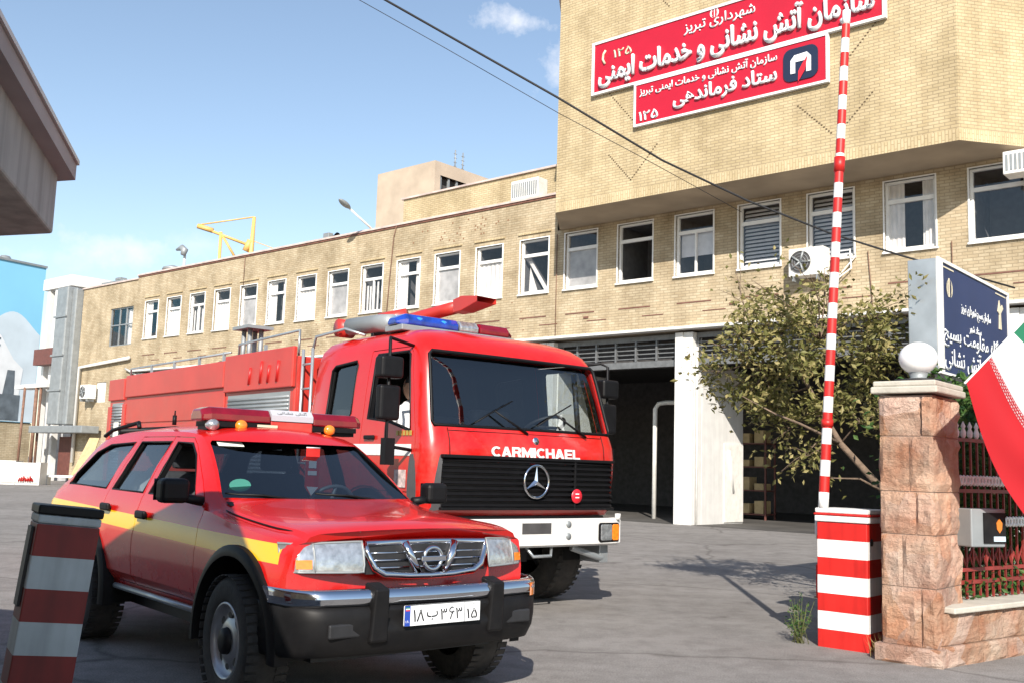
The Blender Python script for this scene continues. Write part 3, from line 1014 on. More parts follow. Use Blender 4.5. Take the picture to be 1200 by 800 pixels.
b.prism([off(p) for p in BL], ZT, ZT + .1); b.build('coping', M_coping, ST)
# dotted V patterns of open bricks
b = MB()
for (x0, z0), (x1, z1) in (((4.08, 10.22), (4.83, 9.38)), ((5.67, 10.24), (4.83, 9.38)), ((9.75, 10.42), (10.59, 9.57)),
                           ((11.59, 10.35), (10.75, 9.5)), ((4.0, 12.1), (4.85, 11.1)), ((11.75, 12.1), (10.9, 11.2)),
                           ((8.2, 15.2), (7.4, 14.2)), ((5.2, 15.0), (6.0, 14.1))):
    for k in range(15):
        t = k / 14
        x, z = x0 + (x1 - x0) * t, z0 + (z1 - z0) * t
        b.box(x - .022, x + .022, -1.808, -1.79, z - .016, z + .016)
b.build('open_brick_pattern', mat('open_brick', (.10, .07, .04), .9), ST)
# sparrow holes and chipped bricks on the old wing
b = MB()
for k in range(34):
    x, z = random.gauss(-3.1, 1.3), random.gauss(9.35, .3)
    if z > 9.0 and z < 9.85 and x < .7:
        b.box(x - .03, x + .03, -.006, .01, z - .03, z + .03)
for k in range(60):
    x, z = random.uniform(-24, .6), random.uniform(5.6, 6.7)
    b.box(x - .025, x + .025, -.006, .01, z - .02, z + .02)
b.build('chipped_bricks', mat('chipped_brick', (.24, .14, .08), .9), ST)
# brick drain outlets
b = MB()
for x, z in ((2.05, 5.95), (7.0, 5.97), (11.9, 9.75 - .6)):
    b.box(x - .09, x + .09, -.03, -.003, z, z + .06)
b.build('weep_outlet', M_rust_shade, ST)

# set-back upper storey
PH = empty('penthouse', ORG, FRZ, 'set-back yellow brick roof storey between the grey tower and the tall block', 'building')
b = MB(); b.box(-9.6, .94, 3.0, 11, 9.7, 12.1); b.build('wall', M_brick, PH)
b = MB(); b.box(-9.7, .94, 2.92, 11.1, 12.1, 12.17); b.build('coping', M_coping, PH)
TW = empty('roof_tower', ORG, FRZ, 'plain grey plastered stair tower with a dark louvred opening', 'building')
b = MB()
b.add([(-14.75, 6, 9.7), (-10.95, 6, 9.7), (-10.95, 6, 14.8), (-14.75, 6, 14.8)], [(0, 1, 2, 3)])
wx = -10.95
def side(a, b_, c_, d_):
    b.add([(wx, a, c_), (wx, b_, c_), (wx, b_, d_), (wx, a, d_)], [(0, 1, 2, 3)])
side(6, 6.35, 9.7, 14.8); side(6.35, 10.0, 14.2, 14.8); side(6.35, 10.0, 9.7, 12.6); side(10.0, 11.2, 9.7, 14.8)
b.add([(-14.75, 6, 9.7), (-14.75, 11.2, 9.7), (-14.75, 11.2, 14.8), (-14.75, 6, 14.8)], [(0, 3, 2, 1)])
b.add([(-14.75, 6, 14.8), (-10.95, 6, 14.8), (-10.95, 11.2, 14.8), (-14.75, 11.2, 14.8)], [(0, 1, 2, 3)])
b.add([(-14.75, 11.2, 9.7), (-10.95, 11.2, 9.7), (-10.95, 11.2, 14.8), (-14.75, 11.2, 14.8)], [(0, 3, 2, 1)])
b.build('wall', M_plaster, TW)
b = MB(); b.box(-11.3, -11.25, 6.35, 10.0, 12.6, 14.2); b.build('louvre_backing', M_dark, TW)
b = MB()
for k in range(7):
    b.box(-11.1, -11.02, 6.4 + k * .52, 6.5 + k * .52, 12.6, 14.2)
b.build('louvre', M_grey, TW)
b = MB()
for y in (7.6, 8.1):
    b.tube([(-11.3, y, 14.8), (-11.3, y, 15.75)], .03, 5)
    for k in range(4):
        b.box(-11.32, -11.28, y - .09, y + .09, 14.95 + k * .2, 14.98 + k * .2)
b.build('antenna', M_grey, TW)

# ------------------------------------------------------------------ signs on the block
def emblem(parent, M, r, m, name='emblem'):
    """four crescents round an upright stroke"""
    q = MB()
    q.prism([(-.06 * r, -.8 * r), (.06 * r, -.8 * r), (.08 * r, .8 * r), (0, 1.0 * r), (-.08 * r, .8 * r)], 0, .01, M)
    for sg in (-1, 1):
        for rr, x0 in ((.55, .18), (.85, .12)):
            outer, inner = [], []
            for k in range(9):
                t = -PI / 2 + PI * k / 8
                outer.append((sg * r * (x0 + rr * .9 * math.cos(t)), r * rr * math.sin(t)))
                inner.append((sg * r * (x0 + rr * .62 * math.cos(t)), r * rr * math.sin(t)))
            for k in range(8):
                q.add([(*outer[k], .01), (*outer[k + 1], .01), (*inner[k + 1], .01), (*inner[k], .01)], [(0, 1, 2, 3)], 0, False, M)
    return q.build(name, m, parent)


S1 = empty('fire_station_sign', ORG, FRZ, 'longer upper red sign with raised white lettering on the brick block', 'sign')
b = MB(); b.box(3.58, 11.90, -1.90, -1.84, 12.12, 13.55); b.build('panel', M_signred, S1)
b = MB()
for a_, b_, c_, d_ in ((3.5, 11.98, 12.05, 12.12), (3.5, 11.98, 13.55, 13.62), (3.5, 3.58, 12.12, 13.55), (11.90, 11.98, 12.12, 13.55)):
    b.box(a_, b_, -1.93, -1.82, c_, d_)
b.build('frame', M_letter, S1)
text('main_lettering', 'سازمان آتش نشانی و خدمات ایمنی', front(7.75, 12.60, -1.90), 7.95, .86, M_letter, S1, extrude=.09, bold=.022)
text('small_lettering', 'شهرداری تبریز', front(7.6, 13.22, -1.90), 2.1, .36, M_letter, S1, extrude=.03, bold=.008)
emblem(S1, front(7.62, 13.46, -1.90) @ Matrix.Translation((-.15, -.02, 0)), .15, M_letter)
text('phone_number', '۱۲۵', front(4.55, 13.12, -1.90), .62, .24, M_gold, S1, extrude=.02, bold=.012)
b = MB(); b.tube([(3.98, -1.92, 13.3), (3.9, -1.92, 13.2), (3.88, -1.92, 13.05), (3.96, -1.92, 12.9)], .035, 6); b.build('handset_symbol', M_gold, S1)

S2 = empty('command_post_sign', ORG, FRZ, 'shorter lower red sign with a navy and white arch emblem', 'sign')
b = MB(); b.box(5.03, 10.52, -1.90, -1.84, 10.88, 12.00); b.build('panel', M_signred, S2)
b = MB()
for a_, b_, c_, d_ in ((4.97, 10.58, 10.82, 10.88), (4.97, 10.58, 12.00, 12.05), (4.97, 5.03, 10.88, 12.00), (10.52, 10.58, 10.88, 12.00)):
    b.box(a_, b_, -1.925, -1.82, c_, d_)
b.build('frame', M_letter, S2)
text('small_lettering', 'سازمان آتش نشانی و خدمات ایمنی تبریز', front(7.2, 11.78, -1.90), 4.1, .30, M_letter, S2, extrude=.03, bold=.012)
text('main_lettering', 'ستاد فرماندهی', front(7.75, 11.30, -1.90), 3.0, .52, M_letter, S2, extrude=.06, bold=.022)
text('phone_number', '۱۲۵', front(5.45, 11.08, -1.90), .62, .26, M_letter, S2, extrude=.03, bold=.016)
def rrect(x0, x1, z0, z1, r, n=5):
    pts = []
    for cx, cz, a0 in ((x1 - r, z1 - r, 0), (x0 + r, z1 - r, 90), (x0 + r, z0 + r, 180), (x1 - r, z0 + r, 270)):
        for k in range(n + 1):
            t = R(a0 + 90 * k / n); pts.append((cx + r * math.cos(t), cz + r * math.sin(t)))
    return pts
b = MB(); b.prism(rrect(9.42, 10.32, 11.03, 11.87, .2), -1.93, -1.90, XZ()); lg = b.build('logo_plate', M_logo, S2)
b = MB(); b.prism([(9.62, 11.22), (9.62, 11.56), (9.72, 11.68), (10.05, 11.70), (10.15, 11.58), (10.15, 11.2), (10.03, 11.2), (10.03, 11.5), (9.74, 11.5), (9.74, 11.22)], -1.945, -1.932, XZ()); b.build('arch_symbol', M_letter, lg)
b = MB(); b.prism([(9.82, 10.98), (10.0, 11.25), (10.07, 11.60), (9.93, 11.42), (9.83, 11.25)], -1.955, -1.946, XZ()); b.build('flame_symbol', M_flame, lg)

# ------------------------------------------------------------------ air conditioners
def outdoor_unit(name, label, s, d, z, w_, h_, dp, fan=True, louvre=False, rz=0):
    p_ = W(s, d, z)
    e = empty(name, p_, FRZ + rz, label, 'air conditioner', 'air conditioners on the station')
    q = MB(); q.box(0, w_, -dp, 0, 0, h_); q.build('casing', M_whited, e, bevel=.02)
    if fan:
        q = MB()
        fm = Matrix.Translation((w_ * .34, -dp - .004, h_ * .5)) @ Matrix.Rotation(R(90), 4, 'X')
        q.lathe([(.001, 0), (h_ * .40, 0)], 24, 0, fm)
        q.build('fan_opening', M_dark, e)
        q = MB()
        for rr in (.1, .2, .3, .4):
            q.tube([Vector((w_ * .34 + h_ * rr * math.cos(t * PI / 12), -dp - .012, h_ * .5 + h_ * rr * math.sin(t * PI / 12))) for t in range(24)], .007, 5, closed=True)
        for t in range(5):
            a_ = t * 2 * PI / 5
            q.tube([(w_ * .34, -dp - .02, h_ * .5), (w_ * .34 + h_ * .39 * math.cos(a_), -dp - .02, h_ * .5 + h_ * .39 * math.sin(a_))], .028, 5)
        q.build('fan_guard', M_grey, e)
        q = MB(); q.box(.1, .14, -dp, .0, -.12, -.002); q.box(w_ - .2, w_ - .16, -dp, 0, -.12, -.002); q.build('bracket', M_grey, e)
    if louvre:
        q = MB()
        k = 0
        while .06 + k * .09 < w_ - .08:
            q.box(.06 + k * .09, .06 + k * .09 + .05, -dp - .012, -dp - .002, h_ * .15, h_ * .85); k += 1
        q.build('louvre', M_grey, e)
    return e


outdoor_unit('air_conditioner', 'white split air conditioner with round fan under a window, behind the barrier pole', 8.84, -.06, 6.46, .94, .72, .40)
outdoor_unit('air_conditioner', 'white boxy air conditioner under the overhang, above the blue sign board', 14.12, -.35, 8.17, .9, .52, .5, fan=False, louvre=True)
outdoor_unit('air_conditioner', 'white cooler standing on the parapet beside the tall block', -1.15, .5, 10.08, 1.15, .66, .5, fan=False, louvre=True)
outdoor_unit('air_conditioner', 'small white air conditioner low on the far end of the facade', -28.9, -.1, 4.15, .9, .7, .4)
t = MB()
t.tube([W(9.75, -.3, 6.5), W(10.0, -.25, 6.3), W(10.35, -.1, 6.6), W(10.3, -.06, 7.1)], .022, 6)
t.tube([W(9.75, -.3, 6.6), W(10.1, -.2, 6.45), W(10.45, -.06, 6.9), W(10.42, -.05, 7.0)], .018, 6)
tag(t.build('refrigerant_hose', M_whited), 'pale looped hoses beside the split air conditioner', 'hose')

# roof furniture
e = empty('street_lamp', W(-8.1, .2, 10.05), FRZ, 'grey street lamp leaning out over the parapet', 'street lamp')
t = MB(); t.tube([(0, .2, -.1), (-.05, -.4, .22), (-.1, -1.15, .62)], [.045, .04, .035], 8); t.build('arm', M_whited, e)
t = MB()
hm = Matrix.Translation((-.1, -1.12, .62)) @ Matrix.Rotation(R(-25), 4, 'X')
t.grid(lambda u, v: hm @ Vector(((.14 + .03 * math.sin(u * PI)) * math.sin(u * PI) ** .5 * math.cos(2 * PI * v), -.62 * u, .085 * math.sin(u * PI) ** .6 * math.sin(2 * PI * v))), 10, 14)
t.build('lamp_head', M_grey, e)
e = empty('floodlight', W(-21.5, .35, 10.05), FRZ, 'dark floodlight on a short white pole on the roof', 'floodlight')
t = MB(); t.tube([(0, 0, -.2), (0, 0, .7)], .06, 8); t.build('pole', M_white, e)
t = MB(); t.tube([(.1, -.15, .62), (.12, -.1, .85), (-.1, -.1, 1.0), (-.42, -.2, .92)], [.12, .17, .15, .05], 8); t.build('lamp_head', M_grey, e)
e = empty('roof_ventilator', W(-22.9, .6, 10.05), FRZ, 'low round ventilator on the roof beside the floodlight', 'ventilator')
t = MB(); t.lathe([(.3, -.3), (.3, .12), (.5, .15), (.45, .25), (.1, .36)], 14); t.build('cowl', M_grey, e)
t = MB(); t.lathe([(.55, -.3), (.5, -.05), (.2, .12), (0, .14)], 12, 0, Matrix.Translation((-.9, .1, 0))); t.build('dome', M_grey, e)
e = empty('loudspeaker', W(-10.95, .35, 10.05), FRZ, 'small dark loudspeaker on the parapet between street lamp and crane', 'loudspeaker')
t = MB(); t.box(-.25, .1, -.12, .12, -.1, .32); t.build('box', M_grey, e, bevel=.02)
t = MB(); t.lathe([(.05, 0), (.07, .2), (.16, .42)], 12, 0, Matrix.Translation((.1, 0, .12)) @ Matrix.Rotation(R(90), 4, 'Y')); t.build('horn', M_black, e)
e = empty('roof_duct', W(-29.6, .6, 9.92), FRZ, 'low grey metal duct lying along the far end of the roof', 'duct')
t = MB(); t.box(.0, 2.3, -.1, .35, -.1, .28); t.box(1.4, 1.9, -.1, .3, .28, .42); t.build('duct_run', M_grey, e, bevel=.03)

# yellow crane far behind
e = empty('crane', (-26.0, 90, 0), 0, 'distant yellow crane jib above the roofline', 'crane')
t = MB()
t.tube([(-.7, 0, 0), (-.85, 0, 21.9)], .15, 6)
t.build('leg', M_yellow, e)
t = MB(); t.tube([(1.95, 0, 0), (2.0, 0, 19.5), (2.1, 0, 23.4)], [.26, .25, .16], 6); t.build('mast', M_yellow, e)
t = MB(); t.tube([(-3.0, 0, 22.4), (1.9, 0, 20.7)], .13, 6); t.tube([(-3.0, 0, 22.4), (-1.6, 0, 22.0)], .24, 6); t.tube([(1.5, 0, 20.2), (1.9, 0, 21.2)], .32, 6); t.build('jib', M_yellow, e)
t = MB(); t.tube([(-2.9, 0, 22.5), (2.1, 0, 23.4)], .07, 5); t.tube([(-.85, 0, 21.8), (.7, 0, 19.4)], .12, 5); t.tube([(2.0, 0, 21.2), (6.5, 0, 19.7)], .04, 5); t.build('tie_rod', M_yellow, e)

# ------------------------------------------------------------------ far left compound
e = empty('ventilation_duct', ORG, FRZ, 'tall grey sheet metal duct climbing the far end wall', 'duct')
t = MB(); t.box(-32.1, -30.9, -.6, -.0, 2.9, 10.0); t.box(-30.88, -30.45, -.35, .1, 2.9, 9.9)
t.build('riser', M_grey, e, bevel=.06)
t = MB()
for z in (4.6, 6.4, 8.4):
    t.box(-32.16, -30.84, -.66, -.61, z, z + .1)
t.build('flange', M_grey, e)
t = MB(); t.box(-32.9, -27.2, -1.1, -.2, 2.45, 2.8); t.build('canopy_slab', M_grey, e, bevel=.03)
t = MB(); t.tube([(-29.9, -.12, 1.0), (-29.9, -.12, 5.8), (-25.0, -.12, 6.05)], .09, 8)
t.tube([(-25.3, -.1, 5.55), (-24.2, -.1, 5.2)], .05, 6)
tag(t.build('wall_pipe', M_white, None, loc=ORG, rz=FRZ), 'white pipe rising and turning along the far end of the facade', 'pipe')
e = empty('white_tower', ORG, FRZ, 'white rooftop stair tower with slender columns and brown balcony', 'building')
t = MB(); t.box(-35.6, -32.3, .2, 3, 10.3, 10.9); t.build('roof', M_white, e)
t = MB()
for x in (-35.2, -34.3, -33.5):
    t.box(x, x + .28, .3, .6, 0, 10.3)
t.build('column', M_white, e)
t = MB(); t.box(-35.4, -32.4, .9, 2.9, 0, 10.3); t.build('wall', mat('far_wall', (.42, .42, .43), .8, var=.2, scale=1.5), e)
t = MB(); t.box(-34.9, -32.3, -.3, .25, 6.1, 6.95); t.build('balcony', M_brown, e)
t = MB(); t.box(-36.2, -32.4, -.6, .28, 4.85, 5.05); t.build('ledge', M_white, e)
t = MB(); t.box(-34.0, -33.6, .85, .88, 3.6, 4.7); t.box(-34.6, -34.3, .85, .88, 7.3, 10.0); t.box(-33.2, -32.9, .85, .88, 7.3, 10.0); t.build('window', M_dark, e)
t = MB(); t.tube([(-33.7, -.5, 0), (-33.7, -.5, 5.0)], .1, 8); t.tube([(-33.2, -.5, 0), (-33.2, -.5, 5.0)], .07, 8); t.tube([(-35.0, -.6, 0), (-34.9, -.6, 4.9)], .07, 8); t.build('pipe', M_pipe, e)
t = MB(); t.box(-31.9, -27.4, .1, .15, .2, 2.3); t.build('shed_front', M_brown, e)

# billboard wall along the left of the yard: a plain brick wall with a printed panel
mw0, mw1 = Vector((-27.0, 38.5, 0)), Vector((-22.05, 46.65, 0))
mdir = (mw1 - mw0).normalized()
E_ = empty('billboard_building', mw1, math.atan2(mdir.y, mdir.x), 'brick yard building carrying a large printed sky billboard', 'building')
E_.location = (mw1.x * 1.36, mw1.y * 1.36, 1.38 * (1 - 1.36)); E_.scale = (1.36, 1.36, 1.36)
t = MB(); t.box(-12, 0, 0, 8, 0, 2.75); t.box(-12, -.02, .05, 8, 2.75, 9.9); t.build('wall', M_brick2, E_)
t = MB(); t.box(-12, .02, -.06, -.005, 2.78, 10.0); bb = t.build('billboard', mat('poster_sky', (.22, .52, .72), .5, var=.06, scale=.4), E_)
t = MB()
t.grid(lambda u, v: (-12 + 12 * u, -.066, 2.8 + v * (4.1 + .5 * math.sin(u * 9) + .35 * math.sin(u * 23))), 60, 1, smooth=False)
t.build('printed_cloud', mat('poster_cloud', (.52, .60, .66), .5, var=.12, scale=.8), bb)
t = MB(); t.prism([(-4.5, 2.85), (-.9, 2.85), (-.7, 5.2), (-1.2, 5.6), (-1.9, 6.6), (-3.6, 8.0), (-4.5, 8.0)], -.078, -.07, XZ()); t.build('printed_block', mat('poster_white', (.66, .68, .70), .5, var=.1, scale=1.5), bb)
t = MB()
for a_, b_, c_, d_ in ((-3.2, -2.0, 4.4, 5.7), (-1.6, -1.05, 4.0, 5.1)):
    t.prism([(a_, c_), (b_, c_), (b_ - .05, d_), (a_ + .15, d_)], -.09, -.08, XZ())
t.box(-4.5, -.75, -.085, -.079, 2.85, 4.0)
for z in (6.1, 6.4):
    t.box(-3.1, -1.9, -.09, -.08, z, z + .1)
t.build('printed_windows', mat('poster_dark', (.10, .12, .14), .5, var=.4, scale=2), bb)
t = MB(); t.box(-12, .05, -.12, .02, 10.0, 10.1); t.build('coping', M_grey, E_)
t = MB(); t.lathe([(.3, 0), (.4, .2), (.2, .5), (0, .55)], 10, 0, Matrix.Translation((-1.4, 1, 9.9))); t.box(-2.6, -1.6, .8, 1.2, 9.9, 10.15); t.build('roof_cowl', M_grey, E_)
# white crates in front
t = MB()
e = empty('storage_crate', (-21.9, 45.2, 0), R(4), 'low white open crate holding red hoses by the brick yard wall', 'crate')
t.box(-1.6, 0, -.03, .0, .1, 1.05); t.box(.02, 1.05, -.03, 0, .1, .98); t.box(-1.6, 1.05, .02, .8, 0, .1)
t.box(-1.64, -1.6, -.03, .8, 0, 1.05); t.box(1.05, 1.09, -.03, .8, 0, 1.0); t.box(-.0, .02, -.03, .8, 0, 1.05)
t.build('shell', M_white, e)
t = MB()
for k in range(7):
    t.tube([(.2 + .1 * k, -.06 - .02 * (k % 3), .15), (.25 + .09 * k, -.07, .3 + .05 * (k % 3)), (.35 + .08 * k, -.06, .18)], .035, 5)
t.build('red_hose', M_bred, e)
e = empty('site_clutter', (-20.2, 46.6, 0), R(-10), 'tan board leaning beside a pale bench at the far end of the yard', 'board')
t = MB(); t.add([(0, 0, 0), (.8, 0, 0), (1.05, .7, 2.2), (.55, .7, 2.2), (0, .05, 0), (.8, .05, 0), (1.05, .75, 2.2), (.55, .75, 2.2)], [(0, 1, 2, 3), (4, 7, 6, 5), (0, 4, 5, 1), (1, 5, 6, 2), (2, 6, 7, 3), (3, 7, 4, 0)]); t.build('board', M_tan, e)
t = MB(); t.box(-.8, .9, -.6, -.2, .35, .45); t.box(-.7, -.6, -.55, -.25, 0, .35); t.box(.7, .8, -.55, -.25, 0, .35); t.build('bench', M_whited, e, bevel=.01)

# ------------------------------------------------------------------ gatehouse roof at the left
def gate():
    e = empty('gatehouse', (-1.92, 4.1, 0), 0, 'raw concrete gatehouse with a wide tin-edged roof slab above the striped rest post', 'building')
    a = Vector((.26, -.966, 0)).normalized()           # right edge, towards the viewer
    b = Vector((-.955, .30, 0)).normalized()           # far edge, to the left
    LA, LB = 6.5, 6.0  # lengthened out of view so the roof and wall block more sky light
    z0, z1 = 2.284, 2.55
    def q(u, v):
        return a * u + b * v
    t = MB()
    P_ = [q(0, 0), q(LA, 0), q(LA, LB), q(0, LB)]
    t.prism([(p.x, p.y) for p in P_], z0, z1)
    t.build('slab', M_conc, e, bevel=.01, fix=True)
    o_ = .075
    P2 = [q(-o_, -o_), q(LA + o_, -o_), q(LA + o_, LB), q(-o_, LB)]
    t = MB(); t.prism([(p.x, p.y) for p in P2], z1 - .02, z1 + .045); t.build('eave', M_eave, e, fix=True)
    P3 = [q(-o_ - .012, -o_ - .012), q(LA + o_, -o_ - .012), q(LA + o_, LB), q(-o_ - .012, LB)]
    t = MB(); t.prism([(p.x, p.y) for p in P3], z1 + .047, z1 + .065); t.build('flashing', M_eavetop, e, fix=True)
    t = MB()
    W_ = [q(.5, 1.0), q(LA, 1.0), q(LA, LB), q(.5, LB)]
    t.prism([(p.x, p.y) for p in W_], 0, z0 - .003); t.build('wall', M_brick2, e, fix=True)
gate()


# ------------------------------------------------------------------ striped posts and barrier
def stripes(mb, x0, x1, y0, y1, z0, h, n, first):
    """stacked painted bands of one cabinet: alternating material index"""
    for k in range(n):
        vs = [(x, y, z) for z in (z0 + k * h, z0 + (k + 1) * h) for x, y in ((x0, y0), (x1, y0), (x1, y1), (x0, y1))]
        fs = [(0, 1, 5, 4), (1, 2, 6, 5), (2, 3, 7, 6), (3, 0, 4, 7)]
        mb.add(vs, fs, (first + k) % 2)
    return mb


BR = empty('boom_barrier', (2.615, 8.60, 0), FRZ, 'red and white striped barrier cabinet with its boom raised upright', 'barrier')
t = MB(); stripes(t, 0, .43, 0, .36, 0, .146, 7, 0)
t.add([(0, 0, 1.022), (.43, 0, 1.022), (.43, .36, 1.022), (0, .36, 1.022)], [(0, 1, 2, 3)], 0)
t.build('cabinet', [M_bred, M_bwhite], BR, bevel=.008, fix=True)
t = MB(); t.box(-.015, .445, -.015, .375, 1.024, 1.075); t.box(-.022, .452, -.022, .382, 1.076, 1.095, 1); t.box(-.012, .44, -.012, .37, 1.096, 1.135)
t.build('lid', [M_bwhite, M_bred], BR, bevel=.012)
t = MB(); t.box(-.06, -.012, .08, .26, .90, 1.06); t.build('hinge_block', M_bwhite, BR, bevel=.015)
t = MB(); t.tube([(-.045, .16, .86), (-.045, .16, 1.0)], .03, 8); t.box(-.05, -.012, .08, .2, .38, .66); t.build('stop_bracket', M_bred, BR, bevel=.01)
t = MB(); t.lathe([(.001, .006), (.03, .006), (.03, 0)], 14, 0, Matrix.Translation((.432, .08, .87)) @ Matrix.Rotation(R(90), 4, 'Y')); t.build('lock', M_black, BR)
b0, b1 = Vector((.045, .03, 1.13)), Vector((.20, .26, 5.58))
t = MB(); nst = 33
for k in range(nst):
    p, q = b0.lerp(b1, k / nst), b0.lerp(b1, (k + 1) / nst)
    t.tube([p, q], .043 - .007 * k / nst, 12, 1 if k % 2 == 0 else 0, caps=(k in (0, nst - 1)))
t.build('boom', [M_bred, M_bwhite], BR)
t = MB(); t.tube([(b0.lerp(b1, .155)), (b0.lerp(b1, .168))], .05, 12); t.build('boom_collar', M_bred, BR)
t = MB(); t.tube([(b0.lerp(b1, .66)), (b0.lerp(b1, .69))], .047, 12); t.build('boom_collar', M_bred, BR)

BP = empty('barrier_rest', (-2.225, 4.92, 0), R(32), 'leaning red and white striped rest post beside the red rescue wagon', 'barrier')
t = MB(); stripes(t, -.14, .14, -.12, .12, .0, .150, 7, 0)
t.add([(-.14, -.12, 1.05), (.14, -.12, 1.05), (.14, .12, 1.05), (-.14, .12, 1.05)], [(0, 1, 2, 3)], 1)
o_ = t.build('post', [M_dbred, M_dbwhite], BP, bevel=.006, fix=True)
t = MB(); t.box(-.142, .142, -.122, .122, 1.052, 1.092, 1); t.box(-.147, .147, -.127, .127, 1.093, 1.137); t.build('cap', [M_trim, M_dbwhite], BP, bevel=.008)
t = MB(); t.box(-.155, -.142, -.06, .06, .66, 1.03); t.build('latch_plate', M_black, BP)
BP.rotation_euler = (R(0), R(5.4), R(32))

# ------------------------------------------------------------------ stone gate pillar, wall, fence
def rough_block(mb, x0, x1, y0, y1, z0, z1, amp, seed, mi=0):
    """a quarry-faced stone: sides pushed in and out"""
    nx = 7
    def face(o, du, dv, nrm, w_, h_):
        def fn(u, v):
            p = Vector(o) + Vector(du) * (u * w_) + Vector(dv) * (v * h_)
            edge = min(u, 1 - u, v, 1 - v) * 7
            k = min(1, edge)
            d = noise.noise(p * 6 + Vector((seed, seed * 2, 0))) * amp * 1.6 + noise.noise(p * 17 + Vector((seed, 0, 5))) * amp * .9 + amp * .8
            return p + Vector(nrm) * (d * k)
        mb.grid(fn, nx, nx, mi, False)
    w_, d_, h_ = x1 - x0, y1 - y0, z1 - z0
    face((x0, y0, z0), (1, 0, 0), (0, 0, 1), (0, -1, 0), w_, h_)
    face((x1, y0, z0), (0, 1, 0), (0, 0, 1), (1, 0, 0), d_, h_)
    face((x1, y1, z0), (-1, 0, 0), (0, 0, 1), (0, 1, 0), w_, h_)
    face((x0, y1, z0), (0, -1, 0), (0, 0, 1), (-1, 0, 0), d_, h_)
    mb.add([(x0, y0, z1), (x1, y0, z1), (x1, y1, z1), (x0, y1, z1)], [(0, 1, 2, 3)], mi)


PL = empty('gate_pillar', (3.27, 7.78, 0), FRZ, 'square pink stone gate pillar with a pale capstone', 'pillar')
t = MB(); rnd = random.Random(3)
S = .42
t.box(-S + .012, -.012, .012, .60 - .012, 0, 2.05, 1)
zz = .13
k = 0
while zz < 2.03:
    hh = [.44, .40, .33, .43, .33][k % 5]
    hh = min(hh, 2.05 - zz)
    if hh < .08: break
    cut = -S + S * [.72, .40, .66, .55, .78][k % 5]
    cy = .60 * [.45, .6, .4, .62, .5][k % 5]
    for (a_, b_) in ((-S, cut), (cut, 0)):
        for (c_, d_) in ((0, cy), (cy, .60)):
            rough_block(t, a_ + .004, b_ - .004, c_ + .004, d_ - .004, zz + .004, zz + hh - .004, .019, rnd.uniform(0, 50))
    zz += hh; k += 1
rough_block(t, -S - .04, .05, -.05, .62, 0, .13, .014, 4.2)
t.build('shaft', [M_stone, M_joint], PL)
t = MB(); t.box(-S - .05, .05, -.05, .66, 2.065, 2.12); t.box(-S - .035, .035, -.035, .645, 2.12, 2.165)
t.build('capstone', M_cap, PL, bevel=.012)
GL = empty('globe_lamp', PL.location + near * -.19 + inw * .25 + Vector((0, 0, 2.165)), 0, 'white glass globe lamp on top of the stone pillar', 'lamp')
t = MB(); t.lathe([(.0, -.135)] + [(.150 * math.cos(R(a)), .132 * math.sin(R(a))) for a in range(-64, 90, 11)] + [(0, .132)], 28, 0, Matrix.Translation((0, 0, .20))); t.build('globe', M_globe, GL)
t = MB(); t.lathe([(.11, 0), (.10, .03), (.06, .045), (.075, .08), (.075, .09)], 20); t.build('collar', M_grey, GL)
t = MB(); t.tube([(-.2, -.02, .012), (-.05, -.16, .02), (.12, -.14, .015)], .012, 6); t.build('wire', M_cable, GL)

# low wall running right from the pillar
wd = Vector((.80, .60, 0)).normalized()
LW = empty('low_garden_wall', (3.36, 7.83, 0), math.atan2(wd.y, wd.x), 'low pink stone garden wall with pale coping right of the pillar', 'wall')
t = MB(); x = -.05; k = 0
t.box(0, 5, .05, .38, 0, .36, 1)
while x < 4.6:
    L_ = [.52, .38, .62, .45][k % 4]
    rough_block(t, x + .005, x + L_ - .005, 0, .4, .155, .385, .014, k * 3.1)
    L2 = [.45, .55, .4, .6][k % 4]
    rough_block(t, x + .005, x + L_ - .005, -.03, .4, 0, .15, .016, k * 5.7 + 1)
    x += L_; k += 1
t.build('masonry', [M_stone, M_joint], LW)
t = MB(); t.box(.02, 5, -.06, .46, .39, .435); t.build('coping', M_cap, LW, bevel=.01)
FN = empty('iron_fence', (3.36, 7.83, 0), math.atan2(wd.y, wd.x), 'dark red iron fence with white cast ornaments on the garden wall', 'fence')
t = MB()
for z in (.56, .66, 1.30, 1.72):
    t.box(.12, 5, .2, .225, z, z + .03)
t.build('rail', M_bars, FN)
t = MB()
k = 0
while .16 + k * .105 < 4.9:
    x = .16 + k * .105
    t.box(x, x + .016, .205, .221, .44, 1.74); k += 1
t.build('bars', M_bars, FN)
t = MB()
for k in range(0, 40):
    x = .2 + k * .105
    for z in (1.06, 1.40):
        for sg in (-1, 1):
            t.tube([(x + .026 * math.cos(a_ * PI / 4) * (1) + sg * .024, .19, z + .034 * math.sin(a_ * PI / 4)) for a_ in range(8)], .0135, 5, closed=True)
t.build('ornament', M_bwhite, FN)
t = MB()
for k in range(0, 40):
    x = .168 + k * .105
    t.lathe([(.004, 0), (.022, .03), (.024, .06), (.012, .09), (.02, .11), (.002, .15)], 8, 0, Matrix.Translation((x, .213, 1.74)))
t.build('finial', M_bwhite, FN)
t = MB()
for k in range(0, 20):
    x = .16 + k * .21
    t.tube([(x, .212, .69), (x + .05, .212, .80), (x + .105, .212, .72), (x + .16, .212, .80), (x + .21, .212, .69)], .008, 5)
    t.tube([(x, .212, .86), (x + .105, .212, .69), (x + .21, .212, .86)], .008, 5)
t.build('scrollwork', M_bars, FN)
